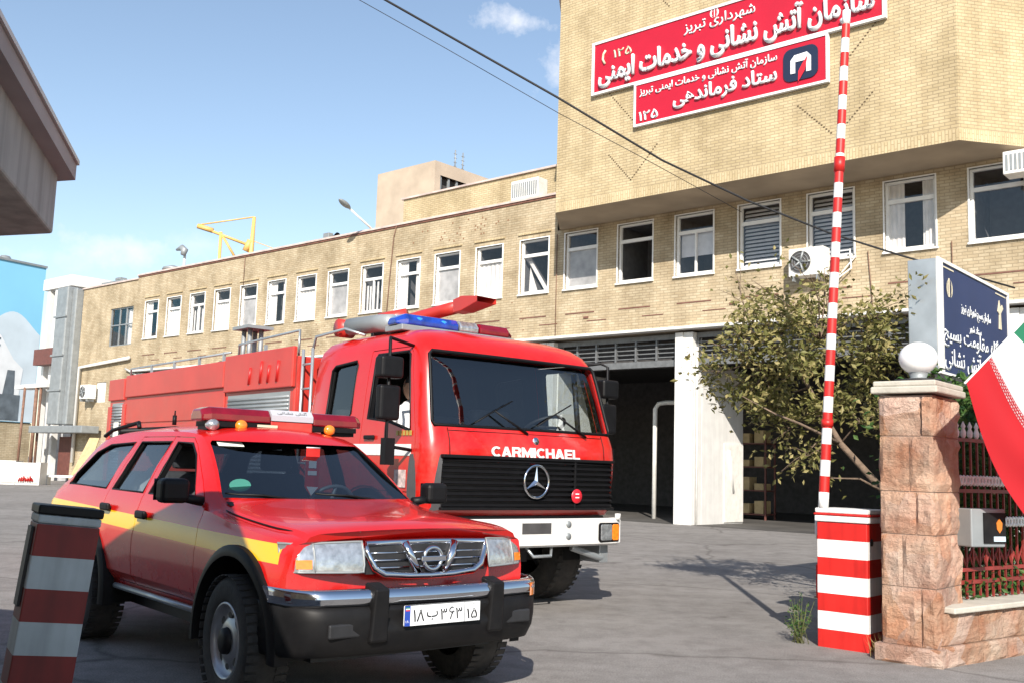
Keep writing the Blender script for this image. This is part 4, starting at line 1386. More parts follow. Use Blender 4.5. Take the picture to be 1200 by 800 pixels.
# grey box with an emblem on the fence
IB = empty('meter_box', LW.location + wd * .35 + Vector((-.6 * .0, 0, 0)) + Vector((0, 0, .88)), math.atan2(wd.y, wd.x) - R(16), 'grey metal box with an orange emblem hung on the fence', 'box')
t = MB(); t.box(.03, .38, .0, .17, 0, .30); t.build('case', M_grey, IB, bevel=.01)
t = MB(); t.box(.15, .375, -.012, -.002, .03, .27); pn = t.build('front_plate', M_trim, IB)
t = MB(); t.prism([(.305, .225), (.335, .19), (.33, .14), (.305, .11), (.28, .14), (.275, .19)], -.018, -.013, XZ()); t.build('emblem', mat('orange_emblem', (.55, .16, .02), .5), pn)
t = MB(); t.box(.245, .365, -.018, -.013, .045, .085); t.build('label_strip', mat('pale_strip', (.45, .55, .62), .5), pn)


# ------------------------------------------------------------------ leaves
def leaf(mb, p, L_, W_, rnd_, up=.3, mi=0):
    d = Vector((rnd_.gauss(0, 1), rnd_.gauss(0, 1), rnd_.gauss(-.15, .7)))
    if d.length < .01: d = Vector((1, 0, 0))
    d.normalize()
    n_ = Vector((rnd_.gauss(0, .8), rnd_.gauss(0, .8), 1 * up + rnd_.gauss(.3, .5)))
    s_ = d.cross(n_)
    if s_.length < .01: s_ = d.orthogonal()
    s_.normalize()
    nn_ = s_.cross(d)
    a, b, c, e = p, p + d * L_ * .5 + s_ * W_ * .5 + nn_ * W_ * .15, p + d * L_, p + d * L_ * .5 - s_ * W_ * .5 + nn_ * W_ * .15
    mb.add([a, b, c, e], [(0, 1, 2), (0, 2, 3)], mi)


def tree():
    e = empty('young_tree', (4.32, 11.0, 0), 0, 'small leaning tree with olive leaves behind the barrier', 'tree')
    rn = random.Random(21)
    def pt(px, py, dy=0.0):
        return Vector((3.25 + (px - 945) / 107.0 - 4.32, dy, 1.01 + (600 - py) / 106.0))
    tr = MB()
    root = Vector((.12, .05, 0)); f1 = pt(1035, 575); f2 = pt(985, 520, .05); f3 = pt(968, 488, .1)
    tr.tube([root, root.lerp(f1, .5) + Vector((.05, 0, 0)), f1, f2, f3], [.055, .05, .042, .034, .026], 9)
    f4 = pt(1046, 470, .2)
    tr.tube([root.lerp(f1, .55), pt(1055, 540, .1), f4, pt(1030, 400, .25)], [.04, .034, .028, .014], 8)
    hubs = [f2, f3, pt(950, 455, .1), pt(925, 430, -.1), pt(900, 440, .1), f4, pt(1025, 420, .25), pt(985, 420, .1), pt(960, 400, 0)]
    tr.tube([f3, pt(950, 455, .1), pt(925, 430, -.1), pt(895, 405, 0), pt(862, 398, .1)], [.024, .02, .015, .010, .006], 7)
    tr.tube([f3, pt(972, 440, .1), pt(975, 395, 0), pt(968, 350, 0), pt(962, 325, 0)], [.022, .018, .013, .008, .004], 7)
    tr.tube([f2, pt(930, 500, -.2), pt(900, 490, -.25), pt(862, 470, -.2)], [.02, .014, .01, .005], 7)
    tr.tube([f1, pt(1000, 560, -.15), pt(965, 560, -.2)], [.018, .012, .005], 6)
    cl = [(830, 415, .4), (848, 400, .6), (872, 385, .8), (905, 370, .8), (850, 438, .8), (878, 420, 1), (905, 425, 1.1), (932, 385, 1), (958, 352, .5),
          (985, 365, .8), (1012, 378, .9), (1026, 390, .9), (1032, 414, .8), (1000, 415, 1.2), (965, 420, 1.2), (935, 440, 1.2), (885, 462, 1), (912, 485, 1),
          (950, 485, 1.1), (988, 465, 1.1), (1028, 445, 1), (955, 530, .5), (925, 512, .5), (1028, 495, .5),
          (918, 350, .35), (893, 340, .18), (868, 330, .12), (1018, 360, .4), (1034, 468, .8), (1005, 495, .6), (862, 465, .6), (895, 398, .8),
          (975, 390, 1), (1020, 410, 1), (930, 470, 1), (905, 452, .9), (968, 330, .2), (938, 340, .25), (940, 540, .25)]
    lv = MB()
    for px, py, dens in cl:
        c_ = pt(px, py, rn.uniform(-.55, .6))
        h = min(hubs, key=lambda q: (q - c_).length)
        mid = h.lerp(c_, .55) + Vector((rn.uniform(-.08, .08), rn.uniform(-.1, .1), rn.uniform(0, .12)))
        tr.tube([h, mid, c_, c_ + (c_ - mid).normalized() * .15], [.011, .008, .005, .002], 5)
        for k in range(4):
            tip = c_ + Vector((rn.gauss(0, .20), rn.gauss(0, .20), rn.gauss(.02, .16)))
            st = mid.lerp(c_, rn.uniform(.3, 1))
            tr.tube([st, st.lerp(tip, .5) + Vector((0, 0, .02)), tip], [.004, .003, .0015], 4)
            for j in range(int(58 * dens)):
                b_ = st.lerp(tip, rn.uniform(.1, 1.15)) + Vector((rn.gauss(0, .075), rn.gauss(0, .09), rn.gauss(0, .07)))
                leaf(lv, b_, rn.uniform(.055, .105), rn.uniform(.028, .048), rn)
    tr.build('trunk', M_bark, e)
    lv.build('crown', M_leaf, e)
tree()

# hedge behind the fence, weeds at the cabinet
HG = empty('garden_hedge', LW.location + wd * .5, math.atan2(wd.y, wd.x), 'green leafy shrubs growing behind the iron fence', 'hedge')
lv = MB(); rn = random.Random(5)
for k in range(21000):
    x = rn.uniform(.22, 4.0); y = .34 + abs(rn.gauss(.12, .30))
    z = rn.random() ** .9 * (2.0 + .45 * noise.noise(Vector((x * 1.6, y, 3)))) + .28
    if noise.noise(Vector((x * 2.4, y * 2, z * 2.4))) < -.25 and z > 1.2: continue
    leaf(lv, Vector((x, y, z)), rn.uniform(.05, .10), rn.uniform(.028, .05), rn)
for k in range(900):
    leaf(lv, Vector((rn.uniform(-.1, 3), rn.gauss(.30, .07), rn.uniform(.44, .66))), .07, .035, rn)
lv.build('foliage', M_hedge, HG)
st = MB()
for k in range(14):
    x = k * .28
    st.tube([(x, .45, 0), (x + rn.uniform(-.1, .1), .5, 1.3)], [.015, .005], 5)
st.build('stem', M_bark, HG)
WD = empty('roadside_weed', (2.50, 8.72, 0), 0, 'scrubby green weed at the foot of the striped cabinet', 'weed')
lv = MB(); sm_ = MB()
for k in range(26):
    tip = Vector((rn.gauss(0, .10), rn.gauss(.02, .07), rn.uniform(.1, .42)))
    sm_.tube([(rn.gauss(0, .03), rn.gauss(0, .03), 0), tip * .6, tip], [.003, .002, .001], 4)
    for j in range(9):
        leaf(lv, tip * rn.uniform(.3, 1.05), .035, .014, rn)
sm_.build('stem', mat('weed_stem', (.14, .15, .05), .8), WD)
lv.build('foliage', M_hedge, WD)
DG = empty('dry_grass', (2.99, 8.18, 0), 0, 'tuft of dry yellow grass between cabinet and pillar', 'grass tuft')
lv = MB()
for k in range(70):
    b_ = Vector((rn.gauss(0, .035), rn.gauss(0, .035), 0)); tp = b_ + Vector((rn.gauss(0, .06), rn.gauss(0, .06), rn.uniform(.05, .2)))
    lv.add([b_, b_ + Vector((.006, 0, 0)), tp], [(0, 1, 2)])
lv.build('blades', mat('dry_grass', (.30, .22, .09), .9, var=.2), DG)

# ------------------------------------------------------------------ blue sign board
SB = empty('blue_sign_board', (4.28, 10.0, 0), FRZ + R(90), 'deep blue box sign with white script lettering behind the pillar', 'sign')
t = MB(); t.box(.0, 2.5, .012, .30, 2.46, 3.63); t.build('box', M_steel, SB, bevel=.008)
t = MB(); t.box(.14, 2.46, .003, .010, 2.49, 3.60); t.build('face', M_signblue, SB)
t = MB(); t.box(-.01, .13, -.012, .010, 2.46, 3.64); t.box(2.465, 2.51, -.012, .010, 2.46, 3.64); t.box(.13, 2.465, -.012, .002, 3.605, 3.64); t.box(.13, 2.465, -.012, .002, 2.46, 2.485)
t.build('frame', M_whited, SB)
text('top_lettering', 'سازمان بسیج شهرداری تبریز', front(1.25, 3.20, .000), 1.05, .15, M_letter, SB, extrude=.004, bold=.004)
text('top_lettering', 'ستاد شهر', front(1.2, 3.02, .000), .42, .11, M_letter, SB, extrude=.004, bold=.004)
text('main_lettering', 'پایگاه مقاومت بسیج', front(1.22, 2.88, .000), 2.15, .27, M_letter, SB, extrude=.004, bold=.014)
text('main_lettering', 'آتش نشانی', front(.78, 2.645, .000), 1.22, .27, M_letter, SB, extrude=.004, bold=.014)
emblem(SB, front(.34, 3.36, .002), .11, M_gold)
t = MB(); t.prism([(2.1, 3.16), (2.2, 3.16), (2.18, 3.35), (2.28, 3.42), (2.24, 3.46), (2.17, 3.42), (2.13, 3.50), (2.09, 3.42), (2.06, 3.36), (2.12, 3.33)], -.006, .002, XZ())
t.box(.18, .5, -.003, .002, 3.56, 3.575); t.box(2.0, 2.4, -.003, .002, 3.56, 3.575)
t.build('raised_arm_emblem', M_gold, SB)
t = MB(); t.box(.06, .16, .1, .2, 0, 2.455); t.box(2.3, 2.4, .1, .2, 0, 2.455); t.build('post', M_pipe, SB)

# ------------------------------------------------------------------ flag
FL = empty('national_flag', (3.27, 7.2, 2.10), 0, 'green white and red flag with its pole slanting up beside the blue sign', 'flag')
fv = Vector((.84, .80, .58)).normalized()          # along the hoist, red to green
fu0, fu1 = Vector((1.0, 1.0, -1.12)).normalized(), Vector((1.45, 1.0, -.80)).normalized()         # along the fly, hanging down
me = bpy.data.meshes.new('cloth')
nu, nv = 44, 30
vs, fs, uvs = [], [], []
for j in range(nv + 1):
    for i in range(nu + 1):
        u, v = i / nu, j / nv
        p = fv * (v * 1.55) + fu0.lerp(fu1, min(1, v * 1.8)) * (u * 1.7)
        wv = .085 * u ** .7 * math.sin(10 * v + 3.2 * u + .6) + .04 * u ** .6 * math.sin(23 * v - 5 * u)
        p += Vector((-.2, -1, .1)).normalized() * wv
        p += Vector((-.06, 0, -.08)) * math.sin(u * PI) * (1 - v)
        vs.append(tuple(p)); uvs.append((u, v))
for j in range(nv):
    for i in range(nu):
        a = j * (nu + 1) + i
        fs.append((a, a + 1, a + nu + 2, a + nu + 1))
me.from_pydata(vs, [], fs)
ul = me.uv_layers.new(name='UVMap')
for lp in me.loops:
    ul.data[lp.index].uv = uvs[lp.vertex_index]
for p in me.polygons: p.use_smooth = True
me.materials.append(M_flag)
obj('cloth', me, FL)
t = MB(); t.tube([fv * -.03, fv * 1.9], .008, 8); t.build('pole', M_bwhite, FL)

# ------------------------------------------------------------------ overhead cables
t = MB(); t.tube([(-6.5, 10.5, 10.2), (-2.44, 15, 8.75), (.61, 15.6, 7.32), (2.4, 16.2, 6.52), (3.95, 16.8, 6.05), (5.5, 17.2, 5.62), (6.9, 17.6, 5.35), (9.2, 18.2, 4.95)], .020, 6)
tag(t.build('power_cable', M_cable), 'thick black cable slanting across the brick block', 'cable', 'overhead cables')
t = MB(); t.tube([(-7.2, 10.5, 10.2), (-2.91, 15, 8.77), (-1.2, 15.4, 8.0), (.66, 16, 7.2), (2.1, 16.4, 6.62), (4.0, 17.4, 6.0)], .006, 5)
tag(t.build('power_cable', M_cable), 'thin faint wire hanging just below the thick cable', 'cable', 'overhead cables')

# ================================================================== vehicles
def pchip(xs, ys, x):
    """monotone cubic through (xs increasing, ys)"""
    n = len(xs)
    h = [xs[i + 1] - xs[i] for i in range(n - 1)]
    d = [(ys[i + 1] - ys[i]) / h[i] for i in range(n - 1)]
    m = [d[0]] + [0 if d[i - 1] * d[i] <= 0 else 2 * d[i - 1] * d[i] / (d[i - 1] + d[i]) for i in range(1, n - 1)] + [d[-1]]
    i = max(0, min(n - 2, next((k for k in range(n - 1) if x <= xs[k + 1]), n - 2)))
    t = (x - xs[i]) / h[i]
    return ((2 * t ** 3 - 3 * t * t + 1) * ys[i] + (t ** 3 - 2 * t * t + t) * h[i] * m[i]
            + (-2 * t ** 3 + 3 * t * t) * ys[i + 1] + (t ** 3 - t * t) * h[i] * m[i + 1])


def loft(rings, mats, name, caps=True, mi=0):
    """closed rings of equal length; caps at both ends"""
    n = len(rings[0]); vs = [p for r in rings for p in r]; fs = []
    for i in range(len(rings) - 1):
        for j in range(n):
            fs.append((i * n + j, i * n + (j + 1) % n, (i + 1) * n + (j + 1) % n, (i + 1) * n + j))
    if caps:
        fs.append(tuple(range(n - 1, -1, -1))); fs.append(tuple((len(rings) - 1) * n + j for j in range(n)))
    mb = MB(); mb.add(vs, fs, mi)
    return fixmesh(mb.mesh(name, mats))


def half_ring(h):
    """half section (y >= 0, first and last on the centre line) to a full ring"""
    return h + [(x, -y, z) for x, y, z in h[-2:0:-1]]


def person(name, label, parent_loc, rz, shirt, scale=1.0, reach=True):
    """seated figure: one skinned body, head with face, hair, five-fingered hands"""
    e = empty(name, parent_loc, rz, label, 'person')
    me = bpy.data.meshes.new('body')
    J = {'pelvis': ((0, 0, .08), .14), 'waist': ((-.03, 0, .26), .125), 'chest': ((-.07, 0, .45), .150), 'neckb': ((-.08, 0, .58), .075), 'neck': ((-.07, 0, .65), .052)}
    order = list(J); vs = [J[k][0] for k in order]; rs = [J[k][1] for k in order]
    ed = [(0, 1), (1, 2), (2, 3), (3, 4)]
    def chain(start, pts):
        prev = start
        for p, r in pts:
            vs.append(p); rs.append(r); ed.append((prev, len(vs) - 1)); prev = len(vs) - 1
        return prev
    for sg in (-1, 1):
        chain(2, [((-.07, sg * .17, .53), .062), ((-.02, sg * .24, .40), .052), ((.05, sg * .26, .26), .044), ((.16, sg * .22, .27), .038), ((.30, sg * .17, .34), .028)])
        chain(0, [((.05, sg * .10, .06), .095), ((.25, sg * .13, .08), .082), ((.44, sg * .13, .07), .062), ((.45, sg * .13, -.15), .052), ((.43, sg * .13, -.36), .04), ((.52, sg * .13, -.40), .036)])
    me.from_pydata(vs, ed, [])
    o = obj('body', me, e)
    md = o.modifiers.new('skin', 'SKIN')
    sl = me.skin_vertices[0].data if me.skin_vertices else None
    if sl is None:
        o.data.attributes
    for i, r in enumerate(rs):
        me.skin_vertices[0].data[i].radius = (r, r * .92)
    me.skin_vertices[0].data[0].use_root = True
    o.modifiers.new('sub', 'SUBSURF').levels = 1
    o.modifiers['sub'].render_levels = 2
    me.materials.append(shirt)
    for p in me.polygons: p.use_smooth = True
    # head with nose, ears, eyes
    q = MB()
    def hd(u, v):
        a, b = 2 * PI * u, PI * (v - .5)
        x, y, z = .098 * math.cos(b) * math.cos(a), .077 * math.cos(b) * math.sin(a), .125 * math.sin(b)
        if z < 0: x *= 1 - .18 * (-z / .125); y *= 1 - .28 * (-z / .125)
        fr = math.exp(-((y / .016) ** 2 + ((z + .012) / .028) ** 2)) if x > 0 else 0
        x += .024 * fr
        ey = math.exp(-(((abs(y) - .032) / .016) ** 2 + ((z - .018) / .012) ** 2)) if x > 0 else 0
        x -= .010 * ey
        mo = math.exp(-((y / .026) ** 2 + ((z + .062) / .008) ** 2)) if x > 0 else 0
        x += .006 * mo
        return (-.05 + x, y, .765 + z)
    q.grid(hd, 36, 26)
    for sg in (-1, 1):
        q.grid(lambda u, v: (-.055 + .022 * math.cos(2 * PI * u) * math.sin(PI * v), sg * (.076 + .010 * math.cos(PI * v)), .77 + .033 * math.sin(2 * PI * u) * math.sin(PI * v)), 10, 6)
    ho = q.build('head', M_skin, e)
    q = MB()
    for sg in (-1, 1):
        q.lathe([(0, -.011)] + [(.011 * math.cos(R(a)), .011 * math.sin(R(a))) for a in range(-60, 90, 30)] + [(0, .011)], 10, 0, Matrix.Translation((.032, sg * .032, .783)))
    q.build('eyes', M_hair, ho)
    q = MB()
    q.grid(lambda u, v: (-.055 + .104 * math.cos(PI * .5 * v) * math.cos(2 * PI * u) * (1 if math.cos(2 * PI * u) < .55 else .93), .084 * math.cos(PI * .5 * v) * math.sin(2 * PI * u),
                         .785 + (.112 * math.sin(PI * .5 * v)) + (.03 if math.cos(2 * PI * u) > .2 else -.055) * (1 - v)), 28, 8)
    q.build('hair', M_hair, e)
    # hands
    q = MB()
    for sg in (-1, 1):
        c0 = Vector((.30, sg * .17, .34))
        q.tube([c0 - Vector((.03, 0, .01)), c0 + Vector((.03, 0, .015)), c0 + Vector((.085, 0, .025))], [.026, .036, .034], 10)
        for k, ln in enumerate((.062, .074, .078, .068)):
            yo = (-.027 + .018 * k) * sg
            b_ = c0 + Vector((.08, yo, .028))
            q.tube([b_, b_ + Vector((ln * .45, 0, .006)), b_ + Vector((ln * .75, 0, -.012)), b_ + Vector((ln * .85, 0, -.036))], [.0095, .009, .008, .006], 7)
        b_ = c0 + Vector((.015, -.032 * sg, .015))
        q.tube([b_, b_ + Vector((.03, -.022 * sg, -.005)), b_ + Vector((.055, -.026 * sg, -.014))], [.012, .0105, .008], 7)
    q.build('hands', M_skin, e)
    return e


# ------------------------------------------------------------------ red pickup wagon
PYAW = R(39.706)
PK = empty('rescue_pickup', (-.882, 6.425, 0), PYAW - PI / 2, 'red four door rescue wagon with yellow side stripe and a red roof light bar', 'car')
ST_ = [  # x, zb, ys, ym, yb, zbelt, ytop, ztop, dome
    (-3.86, .60, .70, .76, .74, .93, .70, .95, .02), (-3.80, .54, .76, .83, .785, 1.02, .735, 1.045, .02), (-3.70, .48, .78, .86, .80, 1.08, .735, 1.12, .02),
    (-3.55, .45, .79, .865, .805, 1.09, .70, 1.25, .03), (-3.28, .43, .79, .865, .81, 1.09, .655, 1.45, .04), (-3.02, .42, .79, .865, .812, 1.09, .63, 1.545, .05),
    (-2.75, .42, .79, .865, .815, 1.09, .615, 1.575, .055), (-2.2, .42, .79, .865, .815, 1.088, .61, 1.59, .06), (-1.6, .42, .79, .865, .815, 1.085, .61, 1.585, .06),
    (-1.24, .42, .79, .865, .815, 1.08, .613, 1.555, .058), (-1.12, .42, .79, .865, .815, 1.078, .625, 1.505, .055), (-.80, .42, .79, .865, .812, 1.07, .69, 1.29, .055),
    (-.53, .42, .79, .865, .81, 1.06, .742, 1.085, .055), (-.45, .42, .79, .865, .81, 1.05, .742, 1.062, .045),
    (-.18, .42, .79, .865, .812, 1.01, .742, 1.028, .05), (.20, .43, .79, .862, .812, .972, .742, .998, .05), (.46, .44, .77, .85, .80, .955, .735, .985, .045),
    (.60, .48, .76, .835, .79, .945, .73, .97, .038), (.67, .55, .74, .82, .785, .93, .735, .952, .026)]
SX = [s[0] for s in ST_]


def pk_par(x):
    return [pchip(SX, [s[k] for s in ST_], x) for k in range(1, 9)]


def nose(x, y):
    if x < .2: return x
    return x - .11 * (abs(y) / .8) ** 3 * ((x - .2) / .465)


def pk_half(x, inset=0.0, zfloor=None):
    zb, ys, ym, yb, zbe, yt, zt, dm = pk_par(x)
    hb = zbe - zb
    h = [(0, zb), (ys - .10, zb), (ys - .02, zb + .015), (ys, zb + .06), (ym - .015, zb + hb * .22), (ym, zb + hb * .42), (ym, zb + hb * .60), (ym - .012, zb + hb * .72),
         (ym - .022, zb + hb * .86), (yb + .008, zbe - .03), (yb, zbe), (yb + (yt - yb) * .5 + .012, zbe + (zt - zbe) * .5), (yt, zt), (yt - .022, zt + .028), (yt - .07, zt + .045), (yt * .6, zt + .045 + dm * .6), (yt * .3, zt + .045 + dm * .9), (0, zt + .045 + dm)]
    return [(nose(x, y), y, z) for y, z in h]


xs_ = []
for a, b in zip(SX, SX[1:]):
    k = 3 if b - a > .2 else 2
    xs_ += [a + (b - a) * i / k for i in range(k)]
xs_.append(SX[-1])
MT_P = [M_pickup, M_trim]
body = loft([half_ring(pk_half(x)) for x in xs_], MT_P, 'pk_body')


def pk_inner(x):
    zb, ys, ym, yb, zbe, yt, zt, dm = pk_par(x)
    i_ = .045
    return half_ring([(x, 0, .56), (x, ys - .07, .56), (x, ym - i_, .72), (x, yb - i_, zbe), (x, yt - i_ * .8, zt - .01), (x, yt - .09, zt + .006), (x, yt * .5, zt + .0 + dm * .6), (x, 0, zt + .005 + dm)])
inner = loft([pk_inner(x) for x in (-3.66, -3.5, -3.28, -3.02, -2.75, -2.2, -1.6, -1.27, -1.17, -.84, -.60)], MT_P, 'pk_inner', mi=1)


def cut_prisms(polys, y0=.3, y1=1.3, both=True, mi=0):
    mb = MB()
    for p in polys:
        mb.prism(p, y0, y1, XZ(), mi)
        if both: mb.prism(p, -y1, -y0, XZ(), mi)
    return fixmesh(mb.mesh('cut', MT_P))


W_f = [(-.80, 1.125), (-1.575, 1.135), (-1.52, 1.525), (-1.27, 1.515), (-1.13, 1.43)]
W_r = [(-1.70, 1.137), (-2.33, 1.14), (-2.22, 1.525), (-1.645, 1.528)]
W_q = [(-2.48, 1.142), (-3.42, 1.15), (-3.36, 1.24), (-3.12, 1.43), (-2.88, 1.50), (-2.36, 1.522)]
wind = MB(); wind.prism([(-.70, 1.145), (.70, 1.145), (.585, 1.525), (.565, 1.545), (-.565, 1.545), (-.585, 1.525)], -1.3, -.35, YZ(), 1)
rear = MB(); rear.prism([(-.62, 1.17), (.62, 1.17), (.55, 1.46), (-.55, 1.46)], -4.1, -3.1, YZ())
arch = MB()
AM = Matrix.Translation((0, 0, .365)) @ Matrix.Rotation(R(-90), 4, 'X')
for cx in (0, -2.65):
    for sg in (-1, 1):
        k = 40
        poly = [(cx + .47 * math.cos(2 * PI * i / k), .375 + .47 * math.sin(2 * PI * i / k)) for i in range(k)]
        arch.prism(poly, min(sg * .52, sg * 1.2), max(sg * .52, sg * 1.2), XZ(), 1)
shell = boolean(body, [inner])
shell = boolean(shell, [cut_prisms([W_f, W_r, W_q], mi=1), fixmesh(wind.mesh('c', MT_P)), fixmesh(rear.mesh('c', MT_P))])
shell = boolean(shell, [fixmesh(arch.mesh('c', MT_P))])
D_f = [(-.56, .50), (-.60, 1.07), (-1.20, 1.515), (-1.30, 1.565), (-1.615, 1.572), (-1.665, 1.08), (-1.66, .50)]
D_r = [(-1.672, .50), (-1.677, 1.08), (-1.627, 1.572), (-2.25, 1.572), (-2.40, 1.08), (-2.40, .86), (-2.24, .68), (-2.12, .50)]


def grow(poly, d):
    cx = sum(p[0] for p in poly) / len(poly); cz = sum(p[1] for p in poly) / len(poly)
    n = len(poly); out = []
    for i in range(n):
        a, b, c = Vector(poly[i - 1]), Vector(poly[i]), Vector(poly[(i + 1) % n])
        e1, e2 = (b - a).normalized(), (c - b).normalized()
        n1, n2 = Vector((e1.y, -e1.x)), Vector((e2.y, -e2.x))
        if n1.dot(b - Vector((cx, cz))) < 0: n1 = -n1
        if n2.dot(b - Vector((cx, cz))) < 0: n2 = -n2
        m = (n1 + n2)
        m = m / max(.35, m.length_squared / 2)
        out.append((b.x + m.x * d, b.y + m.y * d))
    return out


main = boolean(shell, [cut_prisms([grow(D_f, .003)], .60, 1.2), cut_prisms([grow(D_r, .003)], .60, 1.2)])
smooth_sharp(main, 28)
PB = obj('body', main, PK)
for nm, poly in (('door', D_f), ('door', D_r)):
    for sg in (-1, 1):
        mb = MB(); mb.prism(grow(poly, -.003), min(sg * .60, sg * 1.2), max(sg * .60, sg * 1.2), XZ())
        d_ = boolean(shell, [fixmesh(mb.mesh('c', MT_P))], 'INTERSECT')
        smooth_sharp(d_, 28)
        do = obj(nm, d_, PK)
        hx, hz = (-1.52, .985) if poly is D_f else (-2.26, 1.005)
        t = MB(); t.box(hx - .085, hx + .085, min(sg * .852, sg * .885), max(sg * .852, sg * .885), hz - .026, hz + .030)
        t.build('handle', M_trim, do, bevel=.014)


def pk_side(x, z):
    """outer half width of the body at (x, z) above the belt"""
    zb, ys, ym, yb, zbe, yt, zt, dm = pk_par(x)
    t = max(0, min(1, (z - zbe) / max(.02, zt - zbe)))
    return yb + (yt - yb) * t + .024 * (t if t < .5 else 1 - t)


def tri_ring(poly):
    k = len(poly)
    return [tuple(range(k))]


for poly in (W_f, W_r, W_q):
    for sg in (-1, 1):
        g_ = grow(poly, .008)
        t = MB(); t.add([(x, sg * (pk_side(x, z) - .022), z) for x, z in g_], tri_ring(g_))
        if not (poly is W_f and sg < 0): t.build('side_window', M_carglass if poly is W_q else M_sideglass, PK)
        t = MB(); t.tube([(x, sg * (pk_side(x, z) - .003), z) for x, z in grow(poly, .004)], .009, 6, closed=True); t.build('window_seal', M_trim, PK)


def ws_x(z, y):
    """windshield plane"""
    t = (z - 1.085) / (1.505 - 1.085)
    return -.50 - t * .62


t = MB(); wp = [(-.71, 1.135), (.71, 1.135), (.592, 1.53), (.57, 1.552), (-.57, 1.552), (-.592, 1.53)]
def ws_pt(y, z):
    x = -.40 - (z - 1.085) * 1.46 - .05 * (y / .7) ** 2
    return (x - .045, y, z)
t.grid(lambda u, v: ws_pt((u - .5) * 2 * (.715 - .122 * v), 1.132 + .42 * v), 14, 8)
WSo = t.build('windshield', M_carglass, PK)
t = MB(); t.tube([ws_pt((u - .5) * 2 * .69, 1.128) for u in [i / 14 for i in range(15)]], .012, 6); t.build('lower_seal', M_trim, WSo)
t = MB(); t.add([ws_pt(y, z) for y, z in ((-.53, 1.503), (-.35, 1.503), (-.35, 1.535), (-.53, 1.535))], [(0, 1, 2, 3)]); 
for q in range(len(t.v)): t.v[q] += Vector((.006, 0, .004))
t.build('sticker', M_paper, WSo)
t = MB(); t.prism([(.075 * math.cos(a_ * PI / 8), .045 * math.sin(a_ * PI / 8)) for a_ in range(16)], 0, .002,
                  Matrix.Translation(Vector(ws_pt(-.545, 1.225)) + Vector((.006, 0, .004))) @ YZ()); t.build('sticker', M_sticker, WSo)
t = MB(); t.add([(-3.63, -.63, 1.165), (-3.63, .63, 1.165), (-3.27, .56, 1.465), (-3.27, -.56, 1.465)], [(0, 1, 2, 3)]); t.build('rear_window', M_carglass, PK)
# wipers
for y0, y1, z1 in ((-.20, -.66, 1.16), (.42, -.04, 1.165)):
    t = MB(); a_ = Vector(ws_pt(y0, 1.115)) + Vector((.03, 0, .015)); b_ = Vector(ws_pt(y1, z1)) + Vector((.025, 0, .012))
    t.tube([a_, a_.lerp(b_, .55) + Vector((.01, 0, .012)), b_], [.011, .008, .006], 6); t.tube([b_.lerp(a_, .6), b_ + Vector((0, -.03, .004))], .007, 5)
    t.build('wiper', M_trim, PK)
t = MB(); t.grid(lambda u, v: (-.385 - .075 * v - .05 * ((u - .5) * 1.42 / .7) ** 2, (u - .5) * 1.42, 1.098 + .022 * v + .018 * math.sin(PI * u)), 14, 2); t.build('cowl_panel', M_trim, PK)
# hood edge seam: a raised power bulge and the shut line
t = MB()
for sg in (-1, 1):
    t.tube([(nose(x, .74) , sg * pchip([-.44, .2, .62], [.742, .742, .70], x), pchip(SX, [s[7] for s in ST_], x) + .004 + .01) for x in [-.42 + k * .1 for k in range(11)]], .0045, 5)
t.build('hood_seam', M_trim, PK)
# mirrors
for sg in (-1, 1):
    t = MB(); t.box(-.73, -.60, min(sg * .90, sg * 1.08), max(sg * .90, sg * 1.08), 1.105, 1.27); mo = t.build('mirror', M_trim, PK, bevel=.035, seg=3)
    t = MB(); t.tube([(-.66, sg * .80, 1.12), (-.65, sg * .93, 1.14)], [.035, .028], 8); t.build('mirror_arm', M_trim, mo)
    t = MB(); t.add([(-.734, sg * .915, 1.12), (-.734, sg * 1.085, 1.12), (-.734, sg * 1.085, 1.265), (-.734, sg * .915, 1.265)], [(0, 1, 2, 3)]); t.build('mirror_glass', M_chrome, mo)

